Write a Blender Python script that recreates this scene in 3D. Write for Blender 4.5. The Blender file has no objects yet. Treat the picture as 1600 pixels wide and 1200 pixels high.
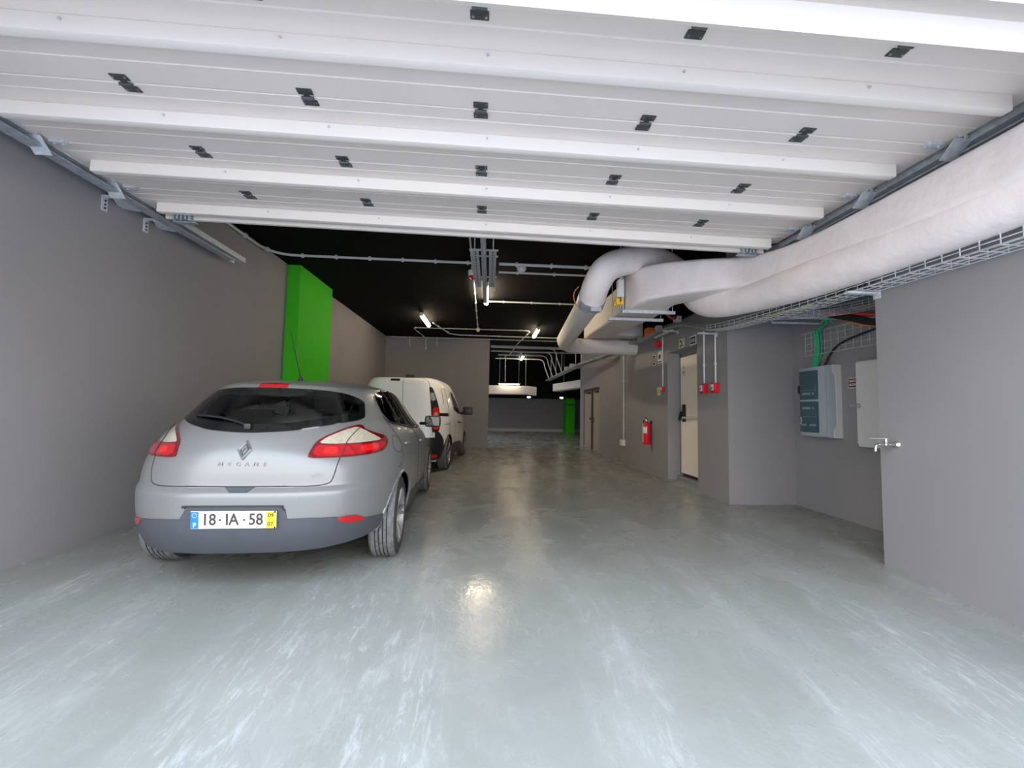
import bpy, bmesh, math, random, bisect
from mathutils import Vector, Matrix
random.seed(7)
sc = bpy.context.scene
COL = sc.collection
PI = math.pi

# ------------------------------------------------------------------ camera, world, exposure
def make_camera():
    yaw, pitch, roll, F = .0505, .0642, .0184, 672.0
    f = Vector((math.sin(yaw)*math.cos(pitch), math.cos(yaw)*math.cos(pitch), math.sin(pitch)))
    r = f.cross(Vector((0, 0, 1))).normalized(); u = r.cross(f)
    r2 = math.cos(roll)*r + math.sin(roll)*u; u2 = -math.sin(roll)*r + math.cos(roll)*u
    cd = bpy.data.cameras.new('camera'); cd.sensor_fit = 'HORIZONTAL'; cd.sensor_width = 36.0
    cd.lens = 36.0*F/1600.0; cd.clip_start = .02; cd.clip_end = 200
    o = bpy.data.objects.new('camera', cd); COL.objects.link(o)
    m = Matrix((r2, u2, -f)).transposed().to_4x4(); m.translation = Vector((0, 0, 1.17))
    o.matrix_world = m
    sc.camera = o
make_camera()
sc.view_settings.view_transform = 'Standard'
sc.view_settings.look = 'None'
sc.view_settings.exposure = 1.15
sc.view_settings.gamma = 1.0
sc.view_settings.use_curve_mapping = False

wd = bpy.data.worlds.new('daylight'); sc.world = wd; wd.use_nodes = True
nt = wd.node_tree; nt.nodes.clear()
bg = nt.nodes.new('ShaderNodeBackground'); bg.inputs['Strength'].default_value = 2.75
wt = nt.nodes.new('ShaderNodeTexCoord'); sx_ = nt.nodes.new('ShaderNodeSeparateXYZ'); rp = nt.nodes.new('ShaderNodeValToRGB')
nt.links.new(wt.outputs['Generated'], sx_.inputs[0]); nt.links.new(sx_.outputs['Z'], rp.inputs[0]); nt.links.new(rp.outputs[0], bg.inputs['Color'])
rp.color_ramp.elements[0].position = .0; rp.color_ramp.elements[0].color = (.74, .70, .66, 1)      # street fronts near the horizon
rp.color_ramp.elements[1].position = .75; rp.color_ramp.elements[1].color = (.81, .96, 1.27, 1)    # blue sky overhead
e_ = rp.color_ramp.elements.new(.28); e_.color = (.86, .87, .90, 1)
wo = nt.nodes.new('ShaderNodeOutputWorld'); nt.links.new(bg.outputs[0], wo.inputs[0])

sun = bpy.data.lights.new('sun', 'SUN'); sun.energy = 13.0; sun.angle = math.radians(8); sun.color = (1, .93, .84)
so = bpy.data.objects.new('sun', sun); COL.objects.link(so)
so.rotation_euler = (math.radians(62), 0, math.radians(200))   # from behind the building: lights the street only

# ------------------------------------------------------------------ materials
def newmat(name):
    m = bpy.data.materials.new(name); m.use_nodes = True
    return m, m.node_tree, m.node_tree.nodes['Principled BSDF']
def pm(name, col, rough=.5, metal=0.0, noise=0.0, nscale=6.0, bump=0.0, bscale=40.0, coat=0.0, trans=0.0, emit=0.0, spec=.5, ior=1.45):
    m, t, b = newmat(name)
    b.inputs['Base Color'].default_value = (*col, 1); b.inputs['Roughness'].default_value = rough
    b.inputs['Metallic'].default_value = metal; b.inputs['Coat Weight'].default_value = coat
    b.inputs['Transmission Weight'].default_value = trans; b.inputs['Specular IOR Level'].default_value = spec
    b.inputs['IOR'].default_value = ior
    tc = None
    if noise or bump:
        tc = t.nodes.new('ShaderNodeTexCoord')
    if noise:
        n = t.nodes.new('ShaderNodeTexNoise'); n.inputs['Scale'].default_value = nscale; n.inputs['Detail'].default_value = 5
        t.links.new(tc.outputs['Object'], n.inputs['Vector'])
        r = t.nodes.new('ShaderNodeMapRange'); r.inputs['From Min'].default_value = .3; r.inputs['From Max'].default_value = .7
        r.inputs['To Min'].default_value = 1-noise; r.inputs['To Max'].default_value = 1+noise
        t.links.new(n.outputs['Fac'], r.inputs['Value'])
        mx = t.nodes.new('ShaderNodeVectorMath'); mx.operation = 'SCALE'; mx.inputs[0].default_value = col
        t.links.new(r.outputs[0], mx.inputs['Scale']); t.links.new(mx.outputs[0], b.inputs['Base Color'])
    if bump:
        n2 = t.nodes.new('ShaderNodeTexNoise'); n2.inputs['Scale'].default_value = bscale; n2.inputs['Detail'].default_value = 6
        t.links.new(tc.outputs['Object'], n2.inputs['Vector'])
        bp = t.nodes.new('ShaderNodeBump'); bp.inputs['Strength'].default_value = bump; bp.inputs['Distance'].default_value = .02
        t.links.new(n2.outputs['Fac'], bp.inputs['Height']); t.links.new(bp.outputs[0], b.inputs['Normal'])
    if emit:
        b.inputs['Emission Color'].default_value = (*col, 1); b.inputs['Emission Strength'].default_value = emit
    return m
MT = {}
MT['wall'] = pm('grey wall paint', (.268, .258, .264), .6, spec=.3, noise=.05, nscale=.9, bump=.03, bscale=60)
MT['green'] = pm('green pillar paint', (.055, .48, .018), .6, spec=.15, noise=.05, nscale=2, bump=.05, bscale=60)
MT['black_ceiling'] = pm('black ceiling paint', (.0028, .0026, .0026), .8, spec=.12, noise=.3, nscale=2, bump=.15, bscale=25)
MT['door_panel'] = pm('white door panel steel', (.735, .662, .598), .45, noise=.02, nscale=3)
MT['door_rib'] = pm('white door stiffener', (.84, .78, .705), .38)
MT['galv'] = pm('galvanised steel', (.56, .59, .61), .42, .18, noise=.18, nscale=25)
MT['galv_dark'] = pm('dull galvanised steel', (.36, .39, .42), .45, .25, noise=.25, nscale=20)
MT['hinge'] = pm('dark zinc hinge', (.11, .12, .12), .45, .7)
MT['insul'] = pm('sprayed duct insulation', (.82, .745, .715), .85, noise=.06, nscale=5, bump=.5, bscale=9)
MT['duct_smooth'] = pm('coated duct board', (.72, .68, .655), .6, noise=.05, nscale=6, bump=.2, bscale=18)
MT['white'] = pm('white plastic', (.72, .72, .70), .45)
MT['conduit'] = pm('white pvc conduit', (.60, .60, .59), .4)
MT['grey_plastic'] = pm('grey plastic', (.42, .44, .46), .5)
MT['red'] = pm('red plastic', (.62, .012, .02), .35)
MT['orange'] = pm('orange plastic', (.9, .2, .02), .45)
MT['yellow'] = pm('yellow plastic', (.9, .55, .03), .45)
MT['black'] = pm('black plastic', (.012, .012, .013), .4)
MT['tread'] = pm('dusty tread rubber', (.13, .13, .125), .85, noise=.3, nscale=30)
MT['badge'] = pm('satin chrome badge', (.42, .42, .42), .28, .8)
MT['letter'] = pm('satin lettering', (.20, .20, .20), .35, .6)
MT['rubber'] = pm('tyre rubber', (.035, .035, .035), .8, noise=.25, nscale=14, bump=.2, bscale=60)
MT['groove'] = pm('tyre groove', (.012, .012, .012), .9)
MT['wheel'] = pm('alloy wheel silver', (.27, .26, .245), .4, .4)
MT['door_beige'] = pm('beige door leaf', (.84, .76, .65), .45, noise=.03, nscale=2)
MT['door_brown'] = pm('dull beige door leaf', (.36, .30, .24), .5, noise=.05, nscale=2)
MT['frame_grey'] = pm('door frame grey', (.25, .25, .24), .5)
MT['cab_white'] = pm('white steel cabinet', (.56, .57, .55), .4)
MT['cab_grey'] = pm('grey plastic cabinet', (.36, .40, .44), .4)
MT['chrome'] = pm('chrome', (.8, .8, .8), .15, 1.0)
MT['green_cable'] = pm('green cable', (.03, .42, .20), .4)
MT['red_cable'] = pm('red cable', (.65, .05, .03), .5)
MT['orange_cable'] = pm('orange cable', (.62, .22, .07), .5)
MT['black_cable'] = pm('black cable', (.02, .02, .022), .5)
MT['green_yellow'] = pm('earth cable', (.55, .62, .12), .5)
MT['sign_white'] = pm('sign white', (.70, .72, .66), .5)
MT['sign_green'] = pm('sign photoluminescent', (.62, .70, .45), .5)
MT['sign_dark'] = pm('sign ink', (.01, .015, .02), .5)
MT['sign_blue'] = pm('sign navy', (.015, .025, .06), .5)
MT['skirt_white'] = pm('pale skirting', (.5, .48, .44), .5)
MT['silver'] = pm('silver car paint', (.200, .203, .196), .33, .28, coat=.15)
MT['van_white'] = pm('white van paint', (.88, .87, .84), .35, coat=.3)
MT['bumper_grey'] = pm('grey textured bumper', (.055, .059, .068), .6, noise=.05, nscale=8)
MT['lens_red'] = pm('red lamp lens', (.36, .003, .008), .12, coat=1)
MT['lens_red_dark'] = pm('dark red lamp lens', (.13, .002, .006), .15, coat=1)
MT['lens_bright'] = pm('bright red reflector', (.62, .012, .012), .2, coat=1)
MT['lens_cream'] = pm('clear ribbed lamp lens', (.42, .38, .29), .18, coat=1, noise=.12, nscale=30)
MT['plate_white'] = pm('number plate white', (.82, .82, .82), .35)
MT['plate_blue'] = pm('number plate blue', (.01, .16, .55), .35)
MT['plate_yellow'] = pm('number plate yellow', (.9, .62, .01), .35)
MT['plate_ink'] = pm('number plate ink', (.045, .04, .04), .5)
MT['seam'] = pm('panel gap', (.03, .03, .03), .7)
MT['seat'] = pm('seat cloth', (.30, .31, .30), .8)
MT['tissue'] = pm('pale green tissue pack', (.55, .88, .66), .6)
def glass(name, col, mixf):
    m, t, b = newmat(name)
    t.nodes.remove(b); out = t.nodes['Material Output']
    g = t.nodes.new('ShaderNodeBsdfGlossy'); g.inputs['Roughness'].default_value = .03
    tr = t.nodes.new('ShaderNodeBsdfTransparent'); tr.inputs['Color'].default_value = (*col, 1)
    fr = t.nodes.new('ShaderNodeFresnel'); fr.inputs['IOR'].default_value = 1.5
    mp = t.nodes.new('ShaderNodeMapRange'); mp.inputs['To Min'].default_value = mixf; mp.inputs['To Max'].default_value = 1
    t.links.new(fr.outputs[0], mp.inputs['Value'])
    mx = t.nodes.new('ShaderNodeMixShader'); t.links.new(mp.outputs[0], mx.inputs[0])
    t.links.new(tr.outputs[0], mx.inputs[1]); t.links.new(g.outputs[0], mx.inputs[2]); t.links.new(mx.outputs[0], out.inputs[0])
    return m
MT['car_glass'] = glass('tinted car glass', (.80, .86, .80), .0)
MT['side_glass'] = glass('dark tinted side glass', (.12, .13, .13), .03)
MT['cab_glass'] = pm('smoked blue cabinet door', (.035, .085, .11), .18, coat=.5)
MT['cab_marks'] = pm('labels behind smoked door', (.20, .29, .32), .4)
def emis(name, col, s):
    m, t, b = newmat(name)
    b.inputs['Base Color'].default_value = (*col, 1)
    b.inputs['Emission Color'].default_value = (*col, 1); b.inputs['Emission Strength'].default_value = s
    return m
MT['tube'] = emis('lit lamp diffuser', (1, .82, .60), 42)
MT['tube_far'] = emis('lit farther lamp diffuser', (1, .80, .56), 17)
MT['lamp_dim'] = emis('lit distant lamp', (1, .80, .58), 10)
MT['led'] = emis('lit spot', (1, .92, .8), 8)

def floor_mat():
    m, t, b = newmat('polished concrete floor')
    L = t.links; N = t.nodes
    tc = N.new('ShaderNodeTexCoord')
    def noise(scale, sx, sy, det=6, rough=.6, dist=0.0):
        mp = N.new('ShaderNodeMapping'); mp.inputs['Scale'].default_value = (sx, sy, 1)
        L.new(tc.outputs['Object'], mp.inputs[0])
        n = N.new('ShaderNodeTexNoise'); n.inputs['Scale'].default_value = scale; n.inputs['Detail'].default_value = det
        n.inputs['Roughness'].default_value = rough; n.inputs['Distortion'].default_value = dist
        L.new(mp.outputs[0], n.inputs['Vector']); return n
    big = noise(.7, 1, 1, 4)
    blotch = noise(2.2, 1, .8, 6, .6, .4)
    fine = noise(26, 1, .8, 6, .75, .3)
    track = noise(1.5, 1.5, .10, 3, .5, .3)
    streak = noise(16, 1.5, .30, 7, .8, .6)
    streak2 = noise(5, .6, 2.0, 6, .75, .6)
    r1 = N.new('ShaderNodeValToRGB'); r1.color_ramp.elements[0].color = (.255, .264, .228, 1); r1.color_ramp.elements[1].color = (.285, .294, .262, 1)
    r1.color_ramp.elements[0].position = .38; r1.color_ramp.elements[1].position = .62
    L.new(blotch.outputs['Fac'], r1.inputs[0])
    def rng(n, lo, hi, amt):
        rr = N.new('ShaderNodeMapRange'); rr.inputs['From Min'].default_value = lo; rr.inputs['From Max'].default_value = hi
        rr.inputs['To Max'].default_value = amt; L.new(n.outputs['Fac'], rr.inputs['Value']); return rr.outputs[0]
    def mul(a, c):
        m = N.new('ShaderNodeMath'); m.operation = 'MULTIPLY'; L.new(a, m.inputs[0]); L.new(c, m.inputs[1]); return m.outputs[0]
    def addm(prev, fac, col):
        mx = N.new('ShaderNodeMix'); mx.data_type = 'RGBA'
        L.new(fac, mx.inputs['Factor']); L.new(prev, mx.inputs['A']); mx.inputs['B'].default_value = (*col, 1)
        return mx.outputs['Result']
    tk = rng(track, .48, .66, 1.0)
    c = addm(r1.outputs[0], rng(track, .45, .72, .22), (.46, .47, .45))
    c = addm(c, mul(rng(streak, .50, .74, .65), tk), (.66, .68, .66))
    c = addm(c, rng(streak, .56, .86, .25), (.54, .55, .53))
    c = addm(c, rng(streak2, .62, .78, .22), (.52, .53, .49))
    c = addm(c, rng(fine, .62, .80, .25), (.54, .55, .53))
    c = addm(c, rng(big, .45, .75, .35), (.24, .245, .23))
    L.new(c, b.inputs['Base Color'])
    rr = N.new('ShaderNodeMapRange'); rr.inputs['From Min'].default_value = .3; rr.inputs['From Max'].default_value = .7
    rr.inputs['To Min'].default_value = .15; rr.inputs['To Max'].default_value = .36
    L.new(blotch.outputs['Fac'], rr.inputs['Value']); L.new(rr.outputs[0], b.inputs['Roughness'])
    bp = N.new('ShaderNodeBump'); bp.inputs['Strength'].default_value = .10; bp.inputs['Distance'].default_value = .02
    wav = noise(22, 1.0, .8, 4, .6)
    L.new(wav.outputs['Fac'], bp.inputs['Height']); L.new(bp.outputs[0], b.inputs['Normal'])
    b.inputs['Specular IOR Level'].default_value = .55
    return m
MT['floor'] = floor_mat()
MT['pavement'] = pm('pale street paving', (.55, .55, .56), .8, noise=.08, nscale=2)

# ------------------------------------------------------------------ mesh builder
class MB:
    def __init__(s): s.v = []; s.f = []
    def add(s, vs, fs):
        n = len(s.v); s.v += [tuple(v) for v in vs]; s.f += [tuple(i+n for i in f) for f in fs]; return s
    def box(s, x0, x1, y0, y1, z0, z1):
        v = [(x, y, z) for x in (x0, x1) for y in (y0, y1) for z in (z0, z1)]
        return s.add(v, [(0, 1, 3, 2), (4, 6, 7, 5), (0, 4, 5, 1), (2, 3, 7, 6), (0, 2, 6, 4), (1, 5, 7, 3)])
    def bx(s, c, d, m=None, bev=0.0):
        """box by centre and size, optionally bevelled and turned by matrix m about its centre"""
        b = bmesh.new(); bmesh.ops.create_cube(b, size=1)
        for v in b.verts: v.co = Vector((v.co.x*d[0], v.co.y*d[1], v.co.z*d[2]))
        if bev: bmesh.ops.bevel(b, geom=list(b.edges), offset=bev, segments=2, affect='EDGES', profile=.6)
        b.verts.index_update()
        C = Vector(c)
        vs = [((m @ v.co) if m else v.co)+C for v in b.verts]
        fs = [[v.index for v in f.verts] for f in b.faces]; b.free()
        return s.add(vs, fs)
    def tube(s, pts, r, seg=10, closed=False, rs=None, cap=True):
        P = [Vector(p) for p in pts]; n = len(P); rings = []
        up = None
        for i in range(n):
            if closed: d = P[(i+1) % n]-P[i-1]
            else: d = (P[min(i+1, n-1)]-P[max(i-1, 0)])
            d = d.normalized()
            if up is None:
                a = Vector((0, 0, 1)) if abs(d.z) < .9 else Vector((0, 1, 0))
                up = (a-d*a.dot(d)).normalized()
            else:
                up = (up-d*up.dot(d))
                up = up.normalized() if up.length > 1e-6 else Vector((0, 0, 1))
            side = d.cross(up); rr = rs[i] if rs else r
            rings.append([P[i]+(up*math.cos(2*PI*k/seg)+side*math.sin(2*PI*k/seg))*rr for k in range(seg)])
        base = len(s.v); vs = [v for R in rings for v in R]; fs = []
        for i in range(n if closed else n-1):
            j = (i+1) % n
            for k in range(seg):
                l = (k+1) % seg; fs.append((i*seg+k, i*seg+l, j*seg+l, j*seg+k))
        if not closed and cap:
            fs.append(tuple(range(seg))[::-1]); fs.append(tuple((n-1)*seg+k for k in range(seg)))
        return s.add(vs, fs)
    def cyl(s, a, b, r, seg=16, r2=None): return s.tube([a, b], r, seg, rs=[r, r if r2 is None else r2])
    def lathe(s, prof, c, axis='Z', seg=32):
        """prof: (radius, height) pairs along axis"""
        n = len(prof); vs = []; fs = []
        for (r, h) in prof:
            for k in range(seg):
                a = 2*PI*k/seg; p, q = r*math.cos(a), r*math.sin(a)
                v = {'Z': (p, q, h), 'X': (h, p, q), 'Y': (p, h, q)}[axis]
                vs.append((v[0]+c[0], v[1]+c[1], v[2]+c[2]))
        for i in range(n-1):
            for k in range(seg):
                l = (k+1) % seg; fs.append((i*seg+k, i*seg+l, (i+1)*seg+l, (i+1)*seg+k))
        if prof[0][0] > 1e-4: fs.append(tuple(range(seg)))
        if prof[-1][0] > 1e-4: fs.append(tuple((n-1)*seg+k for k in range(seg)))
        return s.add(vs, fs)
    def prism(s, poly, axis, a, b):
        """polygon in the plane across axis, from a to b"""
        n = len(poly)
        def mk(p, h): return {'X': (h, p[0], p[1]), 'Y': (p[0], h, p[1]), 'Z': (p[0], p[1], h)}[axis]
        return s.add([mk(p, a) for p in poly]+[mk(p, b) for p in poly],
                     [tuple(range(n)), tuple(range(n, 2*n))[::-1]]+[(i, (i+1) % n, n+(i+1) % n, n+i) for i in range(n)])
    def build(s, name, mat, parent=None, origin=None, smooth=False, local=False, ang=40):
        o0 = Vector((0, 0, 0))
        if origin is not None: o0 = Vector(origin)
        elif parent is not None and not local: o0 = wloc(parent)
        me = bpy.data.meshes.new(name)
        me.from_pydata([tuple(Vector(v)-o0) for v in s.v], [], s.f); me.materials.append(mat)
        b = bmesh.new(); b.from_mesh(me); bmesh.ops.recalc_face_normals(b, faces=b.faces)
        if smooth:
            for f in b.faces: f.smooth = True
            for e in b.edges:
                if len(e.link_faces) == 2 and e.calc_face_angle(0) > math.radians(ang): e.smooth = False
        b.to_mesh(me); b.free()
        o = bpy.data.objects.new(name, me); COL.objects.link(o)
        if parent is not None: o.parent = parent
        elif origin is not None: o.location = o0
        return o
def wloc(o):
    p = Vector(o.location)
    return p+wloc(o.parent) if o.parent else p
def tag(o, label, cat, group=None, kind=None):
    o['label'] = label; o['category'] = cat
    if group: o['group'] = group
    if kind: o['kind'] = kind
    return o
def thing(name, label, cat, loc=(0, 0, 0), group=None, rotz=0.0):
    o = bpy.data.objects.new(name, None); COL.objects.link(o); o.location = loc; o.rotation_euler = (0, 0, rotz)
    o.empty_display_size = .1
    return tag(o, label, cat, group)
def struct(name, mb, mat, smooth=False):
    o = mb.build(name, mat, smooth=smooth); o['kind'] = 'structure'; return o
def copy_tree(o, parent=None):
    c = o.copy(); COL.objects.link(c)
    if parent is not None: c.parent = parent
    for ch in list(o.children): copy_tree(ch, c)
    return c
def text_mesh(txt, size, mat, name, parent, mw, extrude=.0008, shear=0.0, bold=0.0, align='CENTER', sx=1.0):
    cu = bpy.data.curves.new('txt', 'FONT'); cu.body = txt; cu.size = size; cu.extrude = extrude
    cu.align_x = align; cu.align_y = 'CENTER'; cu.shear = shear; cu.offset = bold; cu.resolution_u = 3
    to = bpy.data.objects.new('txt', cu); COL.objects.link(to)
    dg = bpy.context.evaluated_depsgraph_get()
    me = bpy.data.meshes.new_from_object(to.evaluated_get(dg))
    bpy.data.objects.remove(to)
    me.transform(Matrix.Diagonal((sx, 1, 1, 1))); me.transform(mw)
    me.materials.clear(); me.materials.append(mat); me.name = name
    o = bpy.data.objects.new(name, me); COL.objects.link(o); o.parent = parent
    return o
def arc(a, b, c, n=6):
    """quadratic bend through control point b"""
    a, b, c = Vector(a), Vector(b), Vector(c)
    return [a*(1-t)**2+b*2*t*(1-t)+c*t*t for t in [i/n for i in range(n+1)]]
def cr(pts, n=8, closed=False):
    """Catmull-Rom through points"""
    P = [Vector(p) for p in pts]; out = []; m = len(P)
    for i in range(m if closed else m-1):
        p0 = P[(i-1) % m] if closed else P[max(i-1, 0)]; p1 = P[i]; p2 = P[(i+1) % m]; p3 = P[(i+2) % m] if closed else P[min(i+2, m-1)]
        for k in range(n):
            t = k/n
            out.append(.5*((2*p1)+(p2-p0)*t+(2*p0-5*p1+4*p2-p3)*t*t+(-p0+3*p1-3*p2+p3)*t**3))
    if not closed: out.append(P[-1])
    return out

# ------------------------------------------------------------------ the setting
XL, XR, H, YX = -3.38, 3.18, 3.53, 13.9
def zramp(y):
    t = 3.5-y
    if t <= 0: return 0.0
    if t < .5: return -.075*t*t
    return -.075*(t-.25) if t < 3.75 else -.2625
ys = [-14, -6, -3, -1, -.25]+[0+.25*i for i in range(0, 16)]+[4.5, 6, 9, 14, 20, 26.2]
fl = MB(); xs = [-8, XL-.2, 0, XR, 4.4, 9]
yin = [y for y in ys if y >= .5]
v = [(x, y, zramp(y)) for y in yin for x in xs]; n = len(xs)
fl.add(v, [(j*n+i, j*n+i+1, (j+1)*n+i+1, (j+1)*n+i) for j in range(len(yin)-1) for i in range(n-1)])
struct('floor', fl, MT['floor'], smooth=True)
g = MB(); yo = [y for y in ys if y <= .5]
v = [(x, y, zramp(y)) for y in yo for x in (-14, 14)]
g.add(v, [(2*j, 2*j+1, 2*j+3, 2*j+2) for j in range(len(yo)-1)])
struct('ground', g, MT['pavement'])

struct('ceiling', MB().box(XL-.2, 9, 1.15, 26.4, H, H+.3), MT['black_ceiling'])
struct('wall_left', MB().box(XL-.25, XL, .9, YX+.2, -.4, H), MT['wall'])
struct('wall_back', MB().box(XL, -.045, YX, YX+.2, -.05, H), MT['wall'])
# right side: solid blocks with the alcove and the doorway left free
w = MB().box(XR, 4.4, .9, 3.366, -.4, H)
struct('wall_right_near', w, MT['wall'])
struct('wall_alcove', MB().box(4.1, 4.4, 3.366, 5.6, -.1, H), MT['wall'])
w = MB().box(XR, 4.4, 5.6, 6.45, -.1, H)
w.box(XR, 4.4, 7.55, 10.38, -.1, H); w.box(XR, 4.4, 6.45, 7.55, 2.27, H); w.box(3.46, 4.4, 6.45, 7.55, -.1, 2.27)
struct('wall_right', w, MT['wall'])
w = MB().box(3.3, 4.4, 10.38, 12.85, -.1, H); w.box(3.42, 4.4, 12.85, 15.05, -.1, H); w.box(3.3, 4.4, 15.05, 15.6, -.1, H); w.box(3.3, 3.42, 12.85, 15.05, 1.98, H)
struct('wall_right_far', w, MT['wall'])
struct('wall_far', MB().box(-8, 9, 26.0, 26.3, -.1, H), MT['wall'])
struct('wall_far_side', MB().box(8.8, 9, 15.6, 26, -.1, H), MT['wall'])
struct('wall_far_return', MB().box(4.4, 9, 15.4, 15.6, -.1, H), MT['wall'])
struct('wall_far_left', MB().box(-8, -7.8, 14.1, 26, -.1, H), MT['wall'])
struct('wall_far_left_return', MB().box(-8, XL-.2, 14.0, 14.2, -.1, H), MT['wall'])
struct('baseboard_far', MB().box(-7.8, 8.8, 25.96, 26.0, 0, .16), MT['skirt_white'])
struct('unlit_dark_block', MB().box(-7.8, 8.8, 21.5, 25.96, 1.98, H), MT['black_ceiling'])     # black block standing in for the unlit dark above the far bay
# facade over the opening, with the side returns
w = MB().box(-9, 9, .75, 1.05, 3.1, 7); w.box(-9, XL-.25, .75, .9, -.4, 3.1); w.box(4.4, 9, .75, .9, -.4, 3.1); w.box(XL-.25, 4.4, .75, 1.15, 3.1, 3.9)
struct('wall_front', w, MT['wall'])
struct('trim_5', MB().box(XR-.004, XR, 5.6, 10.38, 2.76, H), MT['black_ceiling'])     # black paint over the tray
# green pillar on the left wall and the far one
p = MB().box(XL, -3.176, 7.16, 8.6, 0, H-.002)
struct('trim_2', p, MT['green'])['label'] = 'green painted pillar against the left wall'
p = MB().box(4.35, 4.85, 24.4, 25.2, 0, 1.98)
struct('trim_3', p, MT['green'])['label'] = 'green painted pillar far down the garage'
struct('trim_4', MB().box(4.34, 4.86, 24.39, 25.2, 1.60, 1.64), MT['black'])

# ------------------------------------------------------------------ sectional garage door, open overhead
def garage_door():
    g = thing('garage_door', 'open white sectional garage door with ribbed panels overhead', 'garage door', (-.1, 0, 2.965))
    g.rotation_euler = (0, .0147, .013)
    P = dict(parent=g, local=True)
    X0, X1 = -3.02, 3.02
    def panel(y0, y1, grooves):
        # underside profile along y with V grooves, 40 mm thick
        pts = [(y0+.002, .004), (y0+.008, 0)]
        for q in sorted(grooves): pts += [(q-.006, 0), (q, .006), (q+.006, 0)]
        pts += [(y1-.008, 0), (y1-.002, .004), (y1-.002, .04), (y0+.002, .04)]
        return MB().prism(pts, 'X', X0, X1)
    # flat sections between seams
    for a, b in ((3.735, 4.10), (3.115, 3.735), (2.465, 3.115), (1.80, 2.465)):
        gr = [a+.10]+[b-k for k in (.17, .30) if b-k > a+.15]
        panel(a, b, gr).build('door_panel', MT['door_panel'], **P)
    # last section already on the curve, sloping down to the opening
    A = math.radians(33)
    def slope(y, z):   # section frame: distance along from the hinge (towards the street), height over the panel
        d = 1.80-y; return (1.80-d*math.cos(A)-z*math.sin(A), -d*math.sin(A)+z*math.cos(A))
    pts = [(1.80, .0), (1.70, 0), (1.696, .006), (1.69, 0), (1.45, 0), (1.444, .006), (1.438, 0), (1.16, 0), (1.16, .04), (1.80, .04)]
    MB().prism([slope(*p) for p in pts], 'X', X0, X1).build('door_panel', MT['door_panel'], **P)
    # stiffening ribs
    for y in (3.98, 3.32, 2.685, 2.03):
        h = .088
        MB().bx((0, y+.03, -h/2), (5.80, .058, h), bev=.006).build('rib', MT['door_rib'], smooth=True, **P)
    m = MB().prism([slope(*p) for p in ((1.405, 0), (1.405, -.088), (1.347, -.088), (1.347, 0))], 'X', -2.90, 2.90)
    m.build('rib', MT['door_rib'], **P)
    # hinges: two screwed leaves and a knuckle
    first = None
    for y in (3.735, 3.115, 2.465, 1.80):
        for k in range(5):
            x = -1.98+1.005*k+.01
            if first is None:
                m = MB()
                m.bx((0, .045, -.004), (.085, .045, .006), bev=.001); m.bx((0, -.045, -.004), (.085, .045, .006), bev=.001)
                m.tube([(-.035, 0, -.010), (.035, 0, -.010)], .009, 8)
                m.bx((0, .02, -.006), (.03, .03, .006)); m.bx((0, -.02, -.006), (.03, .03, .006))
                first = m.build('hinge', MT['hinge'], **P)
                s = MB()
                for sx in (-.03, .03):
                    for sy in (-.05, .05): s.cyl((sx, sy, -.011), (sx, sy, -.004), .007, 8)
                s.build('screws', MT['chrome'], parent=first, local=True)
                first.location = (x, y, 0)
            else:
                c = first.copy(); COL.objects.link(c); c.location = (x, y, 0)
                for ch in first.children:
                    d = ch.copy(); COL.objects.link(d); d.parent = c
    # screws on ribs
    m = MB()
    for y in (3.98, 3.32, 2.685, 2.03):
        for k in range(5):
            x = -1.95+1.0*k+.03; m.cyl((x, y-.001, -.03), (x, y-.007, -.03), .008, 8)
    m.build('rib_screws', MT['galv'], **P)
    # end brackets with rollers at the seams
    for sx in (-1, 1):
        for y in (3.735, 3.115, 2.465, 1.80):
            m = MB(); x = sx*3.0
            m.bx((x+sx*.03, y-.04, -.052), (.115, .135, .008), Matrix.Rotation(-.75, 3, 'X'), bev=.002)
            for q in (-1, 0, 1): m.bx((x+sx*.03+q*.038, y-.10, -.004), (.022, .012, .016), bev=.003)
            m.bx((x-sx*.08, y-.01, -.010), (.10, .05, .02), bev=.002)
            for q in (-1, 1): m.cyl((x-sx*.08+q*.03, y-.01, -.028), (x-sx*.08+q*.03, y-.01, -.01), .007, 6)
            m.tube([(x-sx*.02, y+.0, .01), (x+sx*.12, y+.0, .01)], .008, 8)
            m.lathe([(.0, -.012), (.024, -.012), (.024, .012), (0, .012)], (x+sx*.10, y, .01), 'X', 14)
            m.build('roller_bracket', MT['galv'], smooth=True, **P)
        m = MB()
        for k in range(5): m.bx((sx*(2.80-.035*k), 4.10, -.10+.008*(k % 2)), (.02, .10, .05), bev=.003)
        m.bx((sx*2.73, 4.12, -.125), (.2, .05, .01)); m.build('corner_bracket', MT['galv_dark'], **P)
    # end seal on the inner edge
    MB().box(-2.90, 2.90, 4.10, 4.13, -.10, .04).build('edge_seal', MT['door_panel'], **P)
    m = MB(); m.bx((0, 4.09, -.02), (.16, .06, .05), bev=.004); m.bx((0, 4.15, -.03), (.03, .14, .02)); m.bx((-.05, 4.12, -.05), (.012, .05, .05)); m.bx((.05, 4.12, -.05), (.012, .05, .05))
    m.build('arm_bracket', MT['galv'], **P)
garage_door()

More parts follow.
